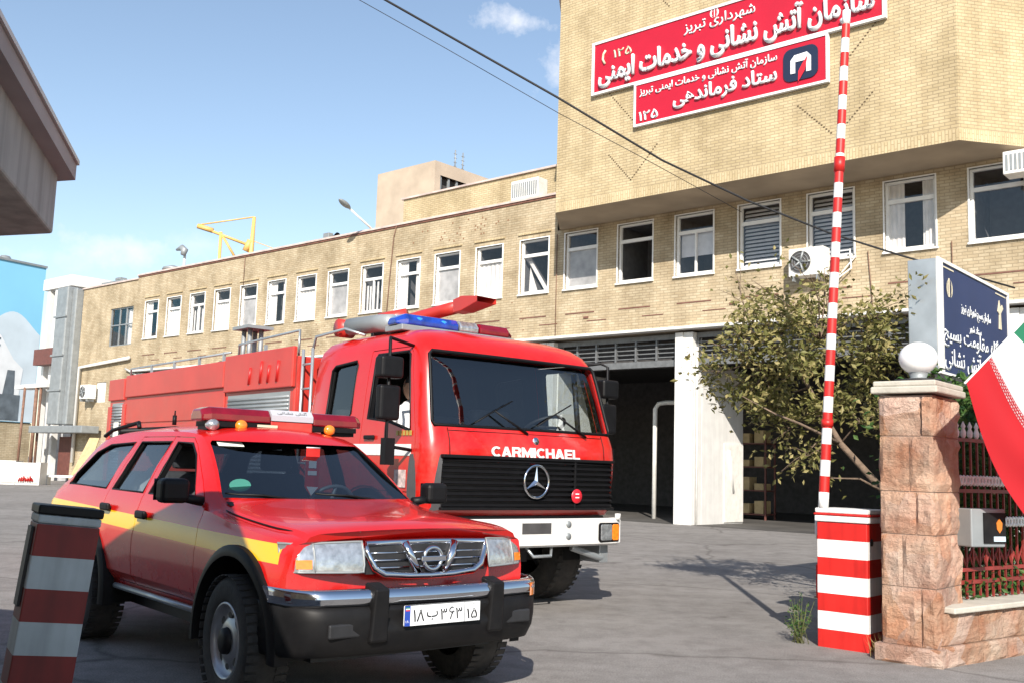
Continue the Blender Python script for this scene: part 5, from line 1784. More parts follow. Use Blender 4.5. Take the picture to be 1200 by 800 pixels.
# wheels
def wheel(cx, sg, parent, r=.365, w_=.23, ry=.78, rim_m=None, holes=8, rr=.215, dish=.05, name='wheel', steer=0):
    M = Matrix.Translation((cx, sg * ry, r)) @ Matrix.Rotation(R(-90 * sg), 4, 'X')
    if steer: M = Matrix.Translation((cx, sg * ry, r)) @ Matrix.Rotation(R(steer), 4, 'Z') @ Matrix.Rotation(R(-90 * sg), 4, 'X')
    q = MB()
    hw = w_ / 2
    q.lathe([(rr * .98, hw - .035), (rr + .002, hw - .004), (rr - .012, hw + .002), (rr - .02, hw - .02), (rr - .045, hw - dish), (rr * .62, hw - dish + .012), (rr * .5, hw - dish + .03), (.075, hw - dish + .032)], 40, 0, M)
    wo_ = q.build(name, rim_m or M_rim, parent)
    q = MB(); q.lathe([(.075, hw - dish + .033), (.07, hw - dish + .06), (.03, hw - dish + .068), (0, hw - dish + .068)], 24, 0, M); q.build('hub_cap', M_trim, wo_)
    q = MB()
    for k in range(holes):
        a_ = 2 * PI * k / holes
        q.lathe([(0, hw - dish + .0165), (.024, hw - dish + .0165)], 12, 0, M @ Matrix.Translation((rr * .66 * math.cos(a_), rr * .66 * math.sin(a_), .004)) @ Matrix.Rotation(a_, 4, 'Z') @ Matrix.Diagonal((.75, 1.25, 1, 1)))
    q.build('rim_hole', M_black, wo_)
    q = MB()
    q.lathe([(rr - .01, hw - .02), (rr + .004, hw - .002), (rr + .03, hw + .004), (rr + (r - rr) * .6, hw + .008), (r - .03, hw - .004), (r - .008, hw - .028), (r, hw - .06), (r, -hw + .06), (r - .02, -hw + .015), (rr, -hw)], 48, 0, M)
    nt = 44
    for k in range(nt):
        a_ = 2 * PI * k / nt
        for s2 in (-1, 1):
            q.box(r - .004, r + .003, -.018, .018, s2 * hw * .78 - .035, s2 * hw * .78 + .035, 0, M @ Matrix.Rotation(a_ + s2 * .03, 4, 'Z'))
    q.build('tyre', M_tyre, wo_)
    return wo_


for cx in (0, -2.65):
    for sg in (-1, 1):
        wheel(cx, sg, PK, steer=(0 if cx else -3))
# black flares over the arches
for cx in (0, -2.65):
    for sg in (-1, 1):
        t = MB()
        def ff(u, v, cx=cx, sg=sg):
            a_ = R(-8 + 196 * u)
            rr_ = .462 + .062 * v
            out = .905 - .028 * v ** 2 - .01 * (1 - v)
            if cx == 0 and u < .35: out -= .09 * (.35 - u)
            return (cx + rr_ * math.cos(a_), sg * out, .375 + rr_ * math.sin(a_))
        t.grid(ff, 28, 3)
        t.grid(lambda u, v: (cx + .463 * math.cos(R(-8 + 196 * u)), sg * (.62 + .276 * v - (0 if cx else max(0, .35 - u) * .09)), .375 + .463 * math.sin(R(-8 + 196 * u))), 28, 2)
        t.grid(lambda u, v: (cx + .524 * math.cos(R(-8 + 196 * u)), sg * (.80 + .077 * v - (0 if cx else max(0, .35 - u) * .09)), .375 + .524 * math.sin(R(-8 + 196 * u))), 28, 2)
        t.build('wheel_flare', M_trim, PK)
t = MB(); t.box(-3.6, .5, -.62, .62, .30, .43); t.box(-.25, .25, -.75, .75, .30, .42); t.box(-2.85, -2.45, -.72, .72, .28, .42); t.build('chassis', M_black, PK)
for sg in (-1, 1):
    t = MB(); t.tube([(-.55, sg * .80, .45), (-2.1, sg * .80, .45)], .022, 8)
    t.build('sill_bar', M_steel, PK)

# front: lamps, grille, bumper, plate
def nx(y, z):
    """front face of the nose"""
    zz = max(0, (z - .80) / .09)
    return nose(.665, y) - .05 * min(1.3, zz) ** 2 + .006


for sg in (-1, 1):
    def hl(u, v, sg=sg, o=.014):
        ya = .41 if sg < 0 else .475
        yw = .825 - ya
        y = ya + yw * u
        zlo, zhi = .79 + .006 * u, .955 - .015 * u
        z = zlo + (zhi - zlo) * v
        x = nose(.665, min(y, .80)) + o - .040 * v * v
        if u > .90: x -= (u - .90) * 1.1; y = ya + yw * .90 + (u - .90) * .30
        return (x, sg * y, z)
    t = MB(); t.grid(lambda u, v: hl(u, v), 18, 6)
    ho = t.build('headlight', M_clear, PK)
    t = MB(); t.tube([hl(i / 12, 0) for i in range(13)] + [hl(1, j / 4) for j in range(1, 5)] + [hl(1 - i / 12, 1) for i in range(1, 13)] + [hl(0, 1 - j / 4) for j in range(1, 4)], .007, 5, closed=True); t.build('headlight_frame', M_grey, ho)
    t = MB(); t.grid(lambda u, v: hl(.70 + .2 * u, .12 + .32 * v, o=.020), 5, 4); t.build('indicator', M_amber, ho)
    t = MB(); t.tube([hl(.66, v / 6, o=.017) for v in range(7)], .005, 5); t.build('lamp_divider', M_grey, ho)
t = MB(); t.grid(lambda u, v: (nx((u - .5) * .84, .78) - .002 - .015, (u - .5) * .84 + .03, .775 + .17 * v), 10, 1); gb = t.build('grille', M_black, PK)
def gp(y, z, o=.012):
    y, z = y * 1.04 + .03, z + .075
    return Vector((nose(.665, y) + o - .035 * max(0, (z - .775) / .17) ** 2, y, z))
t = MB()
out_ = [(-.40, .865), (-.2, .872), (0, .875), (.2, .872), (.40, .865), (.405, .82), (.36, .735), (.30, .70), (.15, .688), (0, .684), (-.15, .688), (-.30, .70), (-.36, .735), (-.405, .82)]
t.tube([gp(y, z) for y, z in out_], .020, 8, closed=True)
for sg in (-1, 1):
    t.tube([gp(sg * .17, .868, .018), gp(sg * .14, .80, .022), gp(sg * .085, .705, .02)], [.030, .027, .022], 8)
t.build('grille_frame', M_chrome, gb)
t = MB()
for z in (.735, .775, .815, .848):
    for a_, b_ in ((-.375, -.14), (-.11, .11), (.14, .375)):
        t.tube([gp(a_, z, .004), gp((a_ + b_) / 2, z, .004), gp(b_, z, .004)], .0055, 6)
t.build('grille_bar', M_chrome, gb)
t = MB()
t.tube([gp(0, .78, .034) + Vector((0, .062 * math.cos(k * PI / 12), .062 * math.sin(k * PI / 12))) for k in range(24)], .013, 8, closed=True)
t.box(.690, .708, -.055, .115, .84, .87)
t.build('badge', M_chrome, gb, bevel=.004)

def bx(y):
    return .80 - .10 * (abs(y) / .85) ** 2 - .20 * max(0, (abs(y) - .70) / .2) ** 2
t = MB()
def bsec(u, v):
    y = (u - .5) * 1.78
    a_ = 2 * PI * v
    dx, dz = .050 * math.cos(a_), .052 * math.sin(a_)
    x = bx(y)
    if abs(y) > .86: x -= (abs(y) - .86) * 3.0; y = math.copysign(.86 + (abs(y) - .86) * .5, y)
    return (x + max(-.03, dx), y, .672 + max(-.044, min(.044, dz)))
t.grid(bsec, 44, 16)
BU = t.build('bumper', M_chrome, PK)
t = MB()
def vsec(u, v):
    y = (u - .5) * 1.80
    x = bx(y)
    if abs(y) > .84: x -= (abs(y) - .84) * 3.0; y = math.copysign(.84 + (abs(y) - .84) * .5, y)
    prof = [(-.03, .632), (.024, .628), (.045, .60), (.045, .51), (.03, .44), (-.02, .365), (-.12, .35)]
    k = v * (len(prof) - 1); i = min(int(k), len(prof) - 2); f_ = k - i
    dx, z = prof[i][0] + (prof[i + 1][0] - prof[i][0]) * f_, prof[i][1] + (prof[i + 1][1] - prof[i][1]) * f_
    if abs(y) < .38 and .51 < z < .585: dx -= .05
    return (x + dx, y, z)
t.grid(vsec, 44, 12); t.build('lower_valance', M_trim, BU)
for sg in (-1, 1):
    t = MB()
    M = Matrix.Translation((bx(.40), sg * .40, .04))
    t.add([(.066, -.05, .565), (.066, .05, .565), (.074, .045, .68), (.074, -.045, .68), (-.03, -.05, .705), (-.03, .05, .705), (.055, -.055, .40), (.055, .055, .40), (-.03, -.055, .38), (-.03, .055, .38)],
          [(0, 1, 2, 3), (3, 2, 5, 4), (6, 7, 1, 0), (8, 6, 0, 3, 4), (7, 9, 5, 2, 1), (8, 9, 7, 6)], 0, False, M)
    t.build('overrider', M_trim, BU, bevel=.012)
for sg in (-1, 1):
    t = MB(); t.grid(lambda u, v: (bx(.72 + .14 * u) + .056 - (.30 * max(0, u - .55) * .3), sg * (.70 + .165 * u), .62 + .075 * v), 8, 2); t.build('corner_lamp', M_amber, BU) if sg > 0 else None
for sg in (-1, 1):
    t = MB(); t.box(bx(.58) + .028, bx(.58) + .05, sg * .58 - .11, sg * .58 + .11, .47, .545)
    t.build('fog_recess', M_black, BU, bevel=.01)
PLATE = Matrix(((0, 0, 1, .862), (1, 0, 0, -.005), (0, 1, 0, .57), (0, 0, 0, 1)))
t = MB(); t.prism(rrect(-.26, .26, -.056, .056, .008, 3), -.008, 0, PLATE); NP = t.build('number_plate', M_letter, PK)
t = MB(); t.prism([(-.258, -.054), (-.222, -.054), (-.222, .054), (-.258, .054)], .0002, .001, PLATE); t.build('plate_band', mat('plate_blue', (.02, .06, .35), .4), NP)
M_ink = mat('plate_ink', (.012, .012, .015), .5)
t = MB(); t.prism([(.147, -.054), (.150, -.054), (.150, .054), (.147, .054)], .0002, .001, PLATE); t.tube([PLATE @ Vector(p) for p in ((-.259, -.055, .001), (.259, -.055, .001), (.259, .055, .001), (-.259, .055, .001))], .0016, 4, closed=True); t.build('plate_lines', M_ink, NP)
text('plate_text', '۱۸', PLATE @ Matrix.Translation((-.165, -.002, .0008)), .075, .066, M_ink, NP, bold=.012)
text('plate_text', 'ب', PLATE @ Matrix.Translation((-.075, -.006, .0008)), .075, .05, M_ink, NP, bold=.012)
text('plate_text', '۳', PLATE @ Matrix.Translation((.003, -.002, .0008)), .046, .066, M_ink, NP, bold=.012)
t = MB(); t.tube([PLATE @ Vector((.056 + (a_ - .5) * .040, -.002 + (b_ - .5) * .066, .0008)) for a_, b_ in ((.80, .95), (.52, 1.0), (.20, .86), (.16, .68), (.40, .58), (.72, .60), (.98, .66))], .0034, 6)
t.tube([PLATE @ Vector((.056 + (a_ - .5) * .040, -.002 + (b_ - .5) * .066, .0008)) for a_, b_ in ((.74, .60), (.50, .34), (.34, .02))], .0034, 6); t.build('plate_text', M_ink, NP)
text('plate_text', '۳', PLATE @ Matrix.Translation((.109, -.002, .0008)), .046, .066, M_ink, NP, bold=.012)
text('plate_text', '۱۵', PLATE @ Matrix.Translation((.202, -.012, .0008)), .075, .056, M_ink, NP, bold=.012)
text('plate_text', 'ایران', PLATE @ Matrix.Translation((.202, .042, .0008)), .045, .014, M_ink, NP)
text('plate_text', 'I.R.', PLATE @ Matrix.Translation((-.240, -.03, .0012)), .022, .012, M_letter, NP, rtl=False)
t = MB()
for k, m_ in ((0, 0), (1, 1), (2, 2)):
    t.prism([(-.253, .046 - k * .007), (-.227, .046 - k * .007), (-.227, .040 - k * .007), (-.253, .040 - k * .007)], .0012, .0016, PLATE, m_)
t.build('plate_flag', [mat('flag_green', (.02, .2, .1), .6), M_flagw, mat('flag_red', (.6, .02, .02), .6)], NP)

# roof: light bar, antenna, rear rack
LB_ = Matrix.Translation((-1.45, .10, 1.585))
t = MB()
def lens(y0, y1, z0, z1, t0, t1, mb, mi=0, top=.085, bot=.125):
    """bar section: bevelled top"""
    pr = [(-bot, z0), (bot, z0), (bot, z0 + (z1 - z0) * .5), (top, z1), (-top, z1), (-bot, z0 + (z1 - z0) * .5)]
    def ring(y, s): return [(x * s, y, z0 + (z - z0) * (s if s < 1 else 1)) for x, z in pr]
    rs_ = [ring(y0, t0), ring(y0 + (y1 - y0) * .12, 1), ring(y1 - (y1 - y0) * .12, 1), ring(y1, t1)]
    vs = [p for r_ in rs_ for p in r_]; n_ = 6; fs = []
    for i in range(3):
        for j in range(n_): fs.append((i * n_ + j, i * n_ + (j + 1) % n_, (i + 1) * n_ + (j + 1) % n_, (i + 1) * n_ + j))
    fs += [tuple(range(5, -1, -1)), tuple(18 + j for j in range(6))]
    mb.add(vs, fs, mi, False, LB_)
t = MB(); t.box(-.115, .115, -.60, .60, .075, .115, 0, LB_)
for sg in (-1, 1):
    t.tube([LB_ @ Vector((0, sg * .40, .08)), LB_ @ Vector((.0, sg * .42, -.045))], .022, 6); t.tube([LB_ @ Vector((.12, sg * .44, -.04)), LB_ @ Vector((-.12, sg * .40, -.04))], .014, 6); t.box(-.08, .08, sg * .5 - .1, sg * .5 + .1, .045, .09, 0, LB_)
LBo = t.build('light_bar', M_trim, PK)
t = MB(); lens(-.65, -.13, .118, .225, .8, 1, t); t.build('red_lens', M_redpl, LBo, bevel=.012, fix=True)
t = MB(); lens(.22, .65, .118, .225, 1, .8, t); t.build('red_lens', M_redpl, LBo, bevel=.012, fix=True)
t = MB(); t.box(-.118, .118, -.128, .218, .05, .14, 0, LB_); t.build('centre_base', M_redp, LBo, bevel=.01)
t = MB(); lens(-.126, .216, .142, .232, 1, 1, t); t.build('centre_panel', mat('grey_panel', (.42, .42, .46), .5), LBo, fix=True)
cp = LB_ @ Matrix(((0, 0, 1, .112), (1, 0, 0, .045), (0, 1, 0, .198), (0, 0, 0, 1))) @ Matrix.Rotation(R(-26), 4, 'X')
cp = LB_ @ Matrix.Translation((.1085, .045, .209)) @ Matrix.Rotation(R(-41.6), 4, 'Y') @ Matrix(((0, 0, 1, 0), (1, 0, 0, 0), (0, 1, 0, 0), (0, 0, 0, 1)))
text('panel_lettering', 'آتش نشانی', cp, .25, .038, M_grey, LBo, extrude=.002, bold=.01)
for sg in (-1, 1):
    t = MB(); q = Matrix.Translation((.125, sg * .36, .09)) @ Matrix.Rotation(R(90), 4, 'Y')
    t.lathe([(.038, -.03), (.046, .0), (.038, .018), (.015, .026), (0, .027)], 16, 0, LB_ @ q)
    t.build('amber_lamp', M_amber, LBo)
t = MB(); t.lathe([(.038, -.05), (.048, 0), (.04, .02), (0, .03)], 16, 0, LB_ @ Matrix.Translation((.115, -.57, .085)) @ Matrix.Rotation(R(90), 4, 'Y')); t.build('alley_lamp', M_clear, LBo)
t = MB(); t.box(.13, .134, -.24, -.08, .085, .105, 0, LB_); t.build('maker_strip', M_gold, LBo)
t = MB(); t.tube([(-2.1, -.45, 1.68), (-2.1, -.45, 1.76)], .016, 6); t.tube([(-2.1, -.45, 1.76), (-2.1, -.45, 1.80)], .006, 5); t.build('antenna', M_trim, PK)
t = MB()
for sg in (-1, 1):
    t.tube([(-2.55, sg * .56, 1.70), (-3.08, sg * .58, 1.64), (-3.2, sg * .6, 1.585)], .018, 7); t.tube([(-2.55, sg * .56, 1.70), (-2.5, sg * .57, 1.655)], .018, 7)
t.build('roof_rail', M_trim, PK)
t = MB(); t.tube([(-3.15, -.5, 1.63), (-3.22, 0, 1.68), (-3.15, .5, 1.63)], .03, 8); t.build('rear_spoiler', M_trim, PK)
# cabin
t = MB(); t.box(-.98, -.60, -.70, .70, .78, 1.07); t.grid(lambda u, v: (-.52 - .5 * v, (u - .5) * 1.40, 1.085 + .02 * math.sin(PI * v)), 8, 4); t.build('dashboard', M_trim, PK, bevel=.02)
t = MB(); SWm = Matrix.Translation((-1.10, .36, 1.06)) @ Matrix.Rotation(R(-62), 4, 'Y')
t.tube([SWm @ Vector((.185 * math.cos(k * PI / 12), .185 * math.sin(k * PI / 12), 0)) for k in range(24)], .015, 7, closed=True)
t.tube([SWm @ Vector((-.18, 0, 0)), SWm @ Vector((.18, 0, 0))], .014, 6); t.tube([SWm @ Vector((0, 0, 0)), (-.85, .36, .95)], .025, 7); t.build('steering_wheel', M_grey, PK)
for y in (-.36, .36):
    t = MB(); t.box(-1.85, -1.32, y - .25, y + .25, .62, .78); t.add([(-1.80, y - .25, .74), (-1.80, y + .25, .74), (-2.02, y + .22, 1.30), (-2.02, y - .22, 1.30), (-1.68, y - .25, .74), (-1.68, y + .25, .74), (-1.90, y + .22, 1.30), (-1.90, y - .22, 1.30)], [(0, 3, 2, 1), (4, 5, 6, 7), (0, 1, 5, 4), (1, 2, 6, 5), (2, 3, 7, 6), (3, 0, 4, 7)])
    t.box(-2.02, -1.92, y - .13, y + .13, 1.32, 1.50); t.build('seat', M_seat, PK, bevel=.03)
t = MB(); t.box(-2.75, -2.28, -.66, .66, .64, .80); t.add([(-2.72, -.66, .76), (-2.72, .66, .76), (-2.92, .60, 1.28), (-2.92, -.60, 1.28), (-2.60, -.66, .76), (-2.60, .66, .76), (-2.80, .60, 1.28), (-2.80, -.60, 1.28)], [(0, 3, 2, 1), (4, 5, 6, 7), (0, 1, 5, 4), (1, 2, 6, 5), (2, 3, 7, 6), (3, 0, 4, 7)]); t.build('rear_bench', M_seat, PK, bevel=.03)


# the cabin is a little lower than first drawn
for o_ in PK.children_recursive:
    for v in o_.data.vertices:
        if v.co.z > 1.12: v.co.z = 1.12 + (v.co.z - 1.12) * .915
    o_.data.update()


def in_frame(E_, p):
    return Matrix.Translation(E_.location) @ Matrix.Rotation(E_.rotation_euler.z, 4, 'Z') @ Vector(p)


p_ = person('person', 'person in a white shirt sitting in the back seat of the red rescue wagon', in_frame(PK, (-2.44, -.42, .72)), PYAW - PI / 2 + R(0), M_shirt)
p_.scale = (.92, .92, .92)
PN = empty('pennant', in_frame(PK, (-.98, .14, 1.49)), PYAW - PI / 2, 'red pointed pennant hanging behind the windshield of the rescue wagon', 'pennant')
t = MB(); t.add([(0, -.055, -.01), (0, .055, -.01), (0, .055, -.28), (0, 0, -.35), (0, -.055, -.28)], [(0, 1, 2, 3, 4)]); t.build('cloth', M_bred, PN)
t = MB(); t.add([(.003, -.04, -.30 + .02), (.003, .054, -.285), (.003, .0, -.345)], [(0, 1, 2)]); t.box(.002, .004, -.03, .03, -.15, -.10); t.box(.002, .004, -.035, .035, -.20, -.17); t.tube([(0, -.055, -.005), (0, .055, -.005)], .004, 5); t.build('white_print', M_letter, PN)

# ------------------------------------------------------------------ red fire engine
TYAW = .68
TK = empty('fire_engine', (-.66, 10.86, 0), TYAW - PI / 2, 'big red fire engine with black grille, white bumper and roof water cannon', 'fire engine')
MT_T = [M_cabred, M_trim]
CL = [  # z, front x, half width, corner radius, rear x
    (.94, 1.33, 1.17, .16, -.97), (1.02, 1.37, 1.19, .16, -.97), (1.48, 1.40, 1.20, .15, -.97), (1.62, 1.385, 1.195, .15, -.97), (1.74, 1.34, 1.185, .15, -.97),
    (2.10, 1.235, 1.15, .14, -.97), (2.46, 1.12, 1.10, .14, -.97), (2.56, 1.05, 1.065, .16, -.96), (2.64, .95, 1.00, .2, -.92), (2.70, .80, .88, .25, -.85), (2.735, .55, .66, .25, -.7), (2.745, .2, .3, .2, -.4)]
CZ = [c[0] for c in CL]


def cab_ring(z, ins=0.0):
    xf, w_, r_, xr = [pchip(CZ, [c[k] for c in CL], z) for k in (1, 2, 3, 4)]
    xf -= ins; w_ -= ins; xr += ins; r_ = max(.03, r_ - ins)
    bow = .045
    h = [(xf + bow * .0 + .03, 0), (xf + .025, w_ * .35), (xf + .012, w_ * .65)]
    for k in range(6):
        a_ = R(90 * k / 5)
        h.append((xf - r_ + r_ * math.cos(a_), w_ - r_ + r_ * math.sin(a_)))
    h += [(.55, w_), (0, w_), (-.5, w_), (xr + .1, w_), (xr + .03, w_ - .03), (xr, w_ - .1), (xr, w_ * .5), (xr, 0)]
    return [(x, y, z) for x, y in h] + [(x, -y, z) for x, y in h[-2:0:-1]]


zs_ = []
for a, b in zip(CZ, CZ[1:]):
    k = 2 if b - a > .15 else 1
    zs_ += [a + (b - a) * i / k for i in range(k)]
zs_.append(CZ[-1])
cab_m = loft([cab_ring(z) for z in zs_], MT_T, 'cab')
cab_i = loft([cab_ring(z, .055) for z in (1.05, 1.48, 1.74, 2.1, 2.46, 2.58)], MT_T, 'cabi', mi=1)


def cutT(polys, y0=.7, y1=1.6, sides=(-1, 1), mi=0):
    mb = MB()
    for p in polys:
        for sg in sides:
            mb.prism(p, min(sg * y0, sg * y1), max(sg * y0, sg * y1), XZ(), mi)
    return fixmesh(mb.mesh('cut', MT_T))


TW_d = [(.30, 1.83), (.66, 1.80), (1.07, 1.70), (.98, 2.10), (.90, 2.42), (.86, 2.45), (.33, 2.45), (.30, 2.42)]
TW_q = [(-.52, 1.85), (-.08, 1.85), (-.05, 1.88), (-.05, 2.37), (-.08, 2.41), (-.50, 2.38), (-.55, 2.34), (-.55, 1.88)]
tws = MB(); tws.prism([(-1.10, 1.755), (1.10, 1.755), (1.115, 1.80), (1.05, 2.42), (1.015, 2.455), (-1.015, 2.455), (-1.05, 2.42), (-1.115, 1.80)], .75, 1.8, YZ())
warch = MB()
for sg in (-1, 1):
    warch.prism([(.35 + .64 * math.cos(2 * PI * i / 36), .52 + .64 * math.sin(2 * PI * i / 36)) for i in range(36)], min(sg * .6, sg * 1.5), max(sg * .6, sg * 1.5), XZ(), 1)
tsh = boolean(cab_m, [cab_i])
tsh = boolean(tsh, [cutT([TW_d, TW_q], mi=1), fixmesh(tws.mesh('c', MT_T)), fixmesh(warch.mesh('c', MT_T))])
TD = [(.20, 1.14), (.20, 2.50), (.88, 2.50), (.95, 2.44), (1.17, 1.66), (1.20, 1.14)]
tmain = boolean(tsh, [cutT([grow(TD, .004)], .9)])
smooth_sharp(tmain, 30)
obj('cab', tmain, TK)
for sg in (-1, 1):
    d_ = boolean(tsh, [cutT([grow(TD, -.004)], .9, 1.6, (sg,))], 'INTERSECT'); smooth_sharp(d_, 30)
    do = obj('door', d_, TK)
    t = MB(); t.box(.30, .48, min(sg * 1.196, sg * 1.225), max(sg * 1.196, sg * 1.225), 1.62, 1.66); t.build('handle', M_trim, do, bevel=.01)
    t = MB(); t.box(.06, 1.12, min(sg * 1.2015, sg * 1.206), max(sg * 1.2015, sg * 1.206), 1.47, 1.575); t.build('white_stripe', M_bwhite, do)
    t = MB()
    for k in range(5):
        t.box(.86 + k * .055, .895 + k * .055, min(sg * 1.197, sg * 1.203), max(sg * 1.197, sg * 1.203), 1.655, 1.70)
    t.build('door_number', M_amberdk, do)
    t = MB(); t.box(.86, 1.05, min(sg * 1.2015, sg * 1.206), max(sg * 1.2015, sg * 1.206), 1.18, 1.34); t.build('door_plate', mat('door_plate', (.5, .4, .38), .5, var=.5, scale=20), do)


def cab_w(z):
    return pchip(CZ, [c[2] for c in CL], z)
def cab_x(z):
    return pchip(CZ, [c[1] for c in CL], z)


for poly in (TW_d, TW_q):
    for sg in (-1, 1):
        g_ = grow(poly, .01)
        if poly is TW_q or sg > 0:
            t = MB(); t.add([(x, sg * (cab_w(z) - .03), z) for x, z in g_], tri_ring(g_)); t.build('side_window', M_sideglass if poly is TW_q else M_truckglass, TK)
        t = MB(); t.tube([(x, sg * (cab_w(z) - .004), z) for x, z in grow(poly, .006)], .014, 6, closed=True); t.build('window_seal', M_trim, TK)
t = MB(); t.grid(lambda u, v: (cab_x(1.74 + .74 * v) + .02 - .03 * ((u - .5) * 2) ** 2 - .045, (u - .5) * 2 * (1.12 - .075 * v), 1.74 + .74 * v), 14, 8)
TWS = t.build('windshield', M_truckglass, TK)
t = MB(); wl_ = [(-1.10, 1.755), (1.10, 1.755), (1.115, 1.80), (1.05, 2.42), (1.015, 2.455), (-1.015, 2.455), (-1.05, 2.42), (-1.115, 1.80)]
def dense(poly, n=6):
    out = []
    for i in range(len(poly)):
        a_, b_ = Vector(poly[i]), Vector(poly[(i + 1) % len(poly)])
        m_ = n if (b_ - a_).length > .3 else 1
        out += [tuple(a_.lerp(b_, k / m_)) for k in range(m_)]
    return out
t.tube([(cab_x(z) + .022 - .030 * (y / 1.1) ** 2, y, z) for y, z in dense(wl_)], .017, 6, closed=True); t.build('windshield_seal', M_trim, TWS)
for y0, y1, z1 in ((-.05, -.62, 1.79), (.72, .20, 1.80)):
    t = MB(); a_ = Vector((cab_x(1.72) + .05, y0, 1.715)); b_ = Vector((cab_x(z1 + .12) + .03, y0 - .35, z1 + .13))
    t.tube([a_, b_], [.013, .009], 6); t.tube([Vector((cab_x(z1) + .04, y0 - .62, z1 + .0)), b_, Vector((cab_x(z1 + .22) + .035, y0 - .12, z1 + .24))], .007, 5); t.build('wiper', M_trim, TK)

FT = lambda y, z, x, tilt=0: Matrix.Translation((x, y, z)) @ Matrix.Rotation(R(-tilt), 4, 'Y') @ Matrix(((0, 0, 1, 0), (1, 0, 0, 0), (0, 1, 0, 0), (0, 0, 0, 1)))
block_word('maker_lettering', 'CARMICHAEL', FT(.05, 1.535, 1.425, 6), 1.12, .098, M_bwhite, TK)
t = MB(); t.lathe([(0, .008), (.035, .008), (.04, 0)], 18, 0, FT(.05, 1.65, 1.405, 10)); t.build('round_badge', M_chrome, TK)
for y in (-.97, .97):
    t = MB(); t.tube([(cab_x(z) + .008, y, z) for z in (1.49, 1.56, 1.63, 1.70, 1.735)], .004, 5); t.build('panel_seam', M_trim, TK)
t = MB(); t.tube([(cab_x(1.715) + .03 - .03 * (y / 1.1) ** 2, y, 1.712) for y in [-.96 + .12 * k for k in range(17)]], .0035, 5); t.build('panel_seam', M_trim, TK)
# black grille with corner deflectors
t = MB(); t.grid(lambda u, v: (1.398 + .03 - .03 * ((u - .5) * 2) ** 2, (u - .5) * 2 * 1.07, 1.015 + .445 * v), 12, 2)
TG = t.build('grille', M_black, TK)
t = MB()
for k in range(9):
    z = 1.03 + k * .051
    t.grid(lambda u, v: (1.405 + .03 - .03 * ((u - .5) * 2) ** 2 + .035 * (1 - v), (u - .5) * 2 * 1.065, z + .030 * v), 12, 1)
    t.grid(lambda u, v: (1.405 + .03 - .03 * ((u - .5) * 2) ** 2 + .035 * v, (u - .5) * 2 * 1.065, z - .004 + .004 * v), 12, 1)
t.build('grille_slat', M_trim, TG)
t = MB(); t.box(1.41, 1.465, -1.075, 1.075, 1.462, 1.492); t.box(1.41, 1.46, -1.075, 1.075, .995, 1.02); t.box(1.41, 1.462, .52, .545, 1.02, 1.462); t.build('grille_border', M_trim, TG, bevel=.006)
t = MB()
SM = FT(.0, 1.265, 1.488)
t.tube([SM @ Vector((.152 * math.cos(k * PI / 18), .152 * math.sin(k * PI / 18), 0)) for k in range(36)], .0135, 8, closed=True)
for k in range(3):
    a_ = R(90 + 120 * k)
    c_, s__ = math.cos(a_), math.sin(a_)
    t.add([SM @ Vector((.150 * c_, .150 * s__, .002)), SM @ Vector((-.026 * s__ + .01 * c_, .026 * c_ + .01 * s__, .0)), SM @ Vector((0, 0, .02)), SM @ Vector((.026 * s__ + .01 * c_, -.026 * c_ + .01 * s__, .0))], [(0, 1, 2), (0, 2, 3)])
t.build('star_emblem', M_chrome, TG)
t = MB(); t.lathe([(0, .012), (.062, .010), (.07, 0)], 22, 0, FT(.54, 1.13, 1.475)); rb = t.build('warning_sticker', M_flame, TG)
t = MB()
for dy, dz, w_ in ((-.012, .022, .03), (-.012, -.012, .032)):
    t.prism([(dy - .018, dz - .005), (dy + w_, dz - .005), (dy + w_, dz + .006), (dy - .018, dz + .006)], .013, .0145, FT(.54, 1.13, 1.475))
t.build('sticker_marks', M_letter, rb)
for sg in (-1, 1):
    t = MB()
    t.grid(lambda u, v: (1.425 - .20 * u - .10 * u * u, sg * (1.07 + .165 * u - .02 * (2 * v - 1) ** 2), 1.0 + .485 * v - .05 * u * (1 - v)), 6, 6)
    t.grid(lambda u, v: (1.405 - .20 * u - .10 * u * u, sg * (1.06 + .155 * u - .02 * (2 * v - 1) ** 2), 1.0 + .485 * v - .05 * u * (1 - v)), 6, 6)
    t.build('corner_deflector', mat('deflector_grey', (.055, .055, .058), .5, var=.15, scale=8), TK)
t = MB(); t.box(1.30, 1.385, -1.0, 1.0, .895, .938); t.box(1.36, 1.40, -.95, .95, .905, .925); t.build('lower_step', M_trim, TK, bevel=.008)
# white bumper
t = MB()
def bb_(u, v):
    y = (u - .5) * 2 * 1.225
    x = 1.50 - .03 * (y / 1.2) ** 2
    if abs(y) > 1.12: x -= (abs(y) - 1.12) ** 2 * 9
    prof = [(-.22, .905), (-.03, .915), (.0, .895), (.0, .665), (-.03, .645), (-.22, .655)]
    k = v * 5; i = min(4, int(k)); f_ = k - i
    return (x + prof[i][0] + (prof[i + 1][0] - prof[i][0]) * f_, y, prof[i][1] + (prof[i + 1][1] - prof[i][1]) * f_)
t.grid(bb_, 40, 5)
for sg in (0, 1):
    pass
TB = t.build('bumper', M_white, TK, sharp=35)
for sg in (-1, 1):
    t = MB(); t.box(1.0, 1.40, sg * 1.225 - .012, sg * 1.225 + .012, .66, .90)
    t.build('bumper_end', M_white, TB, bevel=.01)
t = MB(); t.box(1.487, 1.505, -.17, .19, .775, .875); t.build('plate_slot', M_dark, TB)
for z in (.86, .745):
    t = MB(); t.lathe([(0, .012), (.03, .012), (.034, 0)], 16, 0, FT(.42, z, 1.494))
    t.build('hole_cap', M_grey, TB)
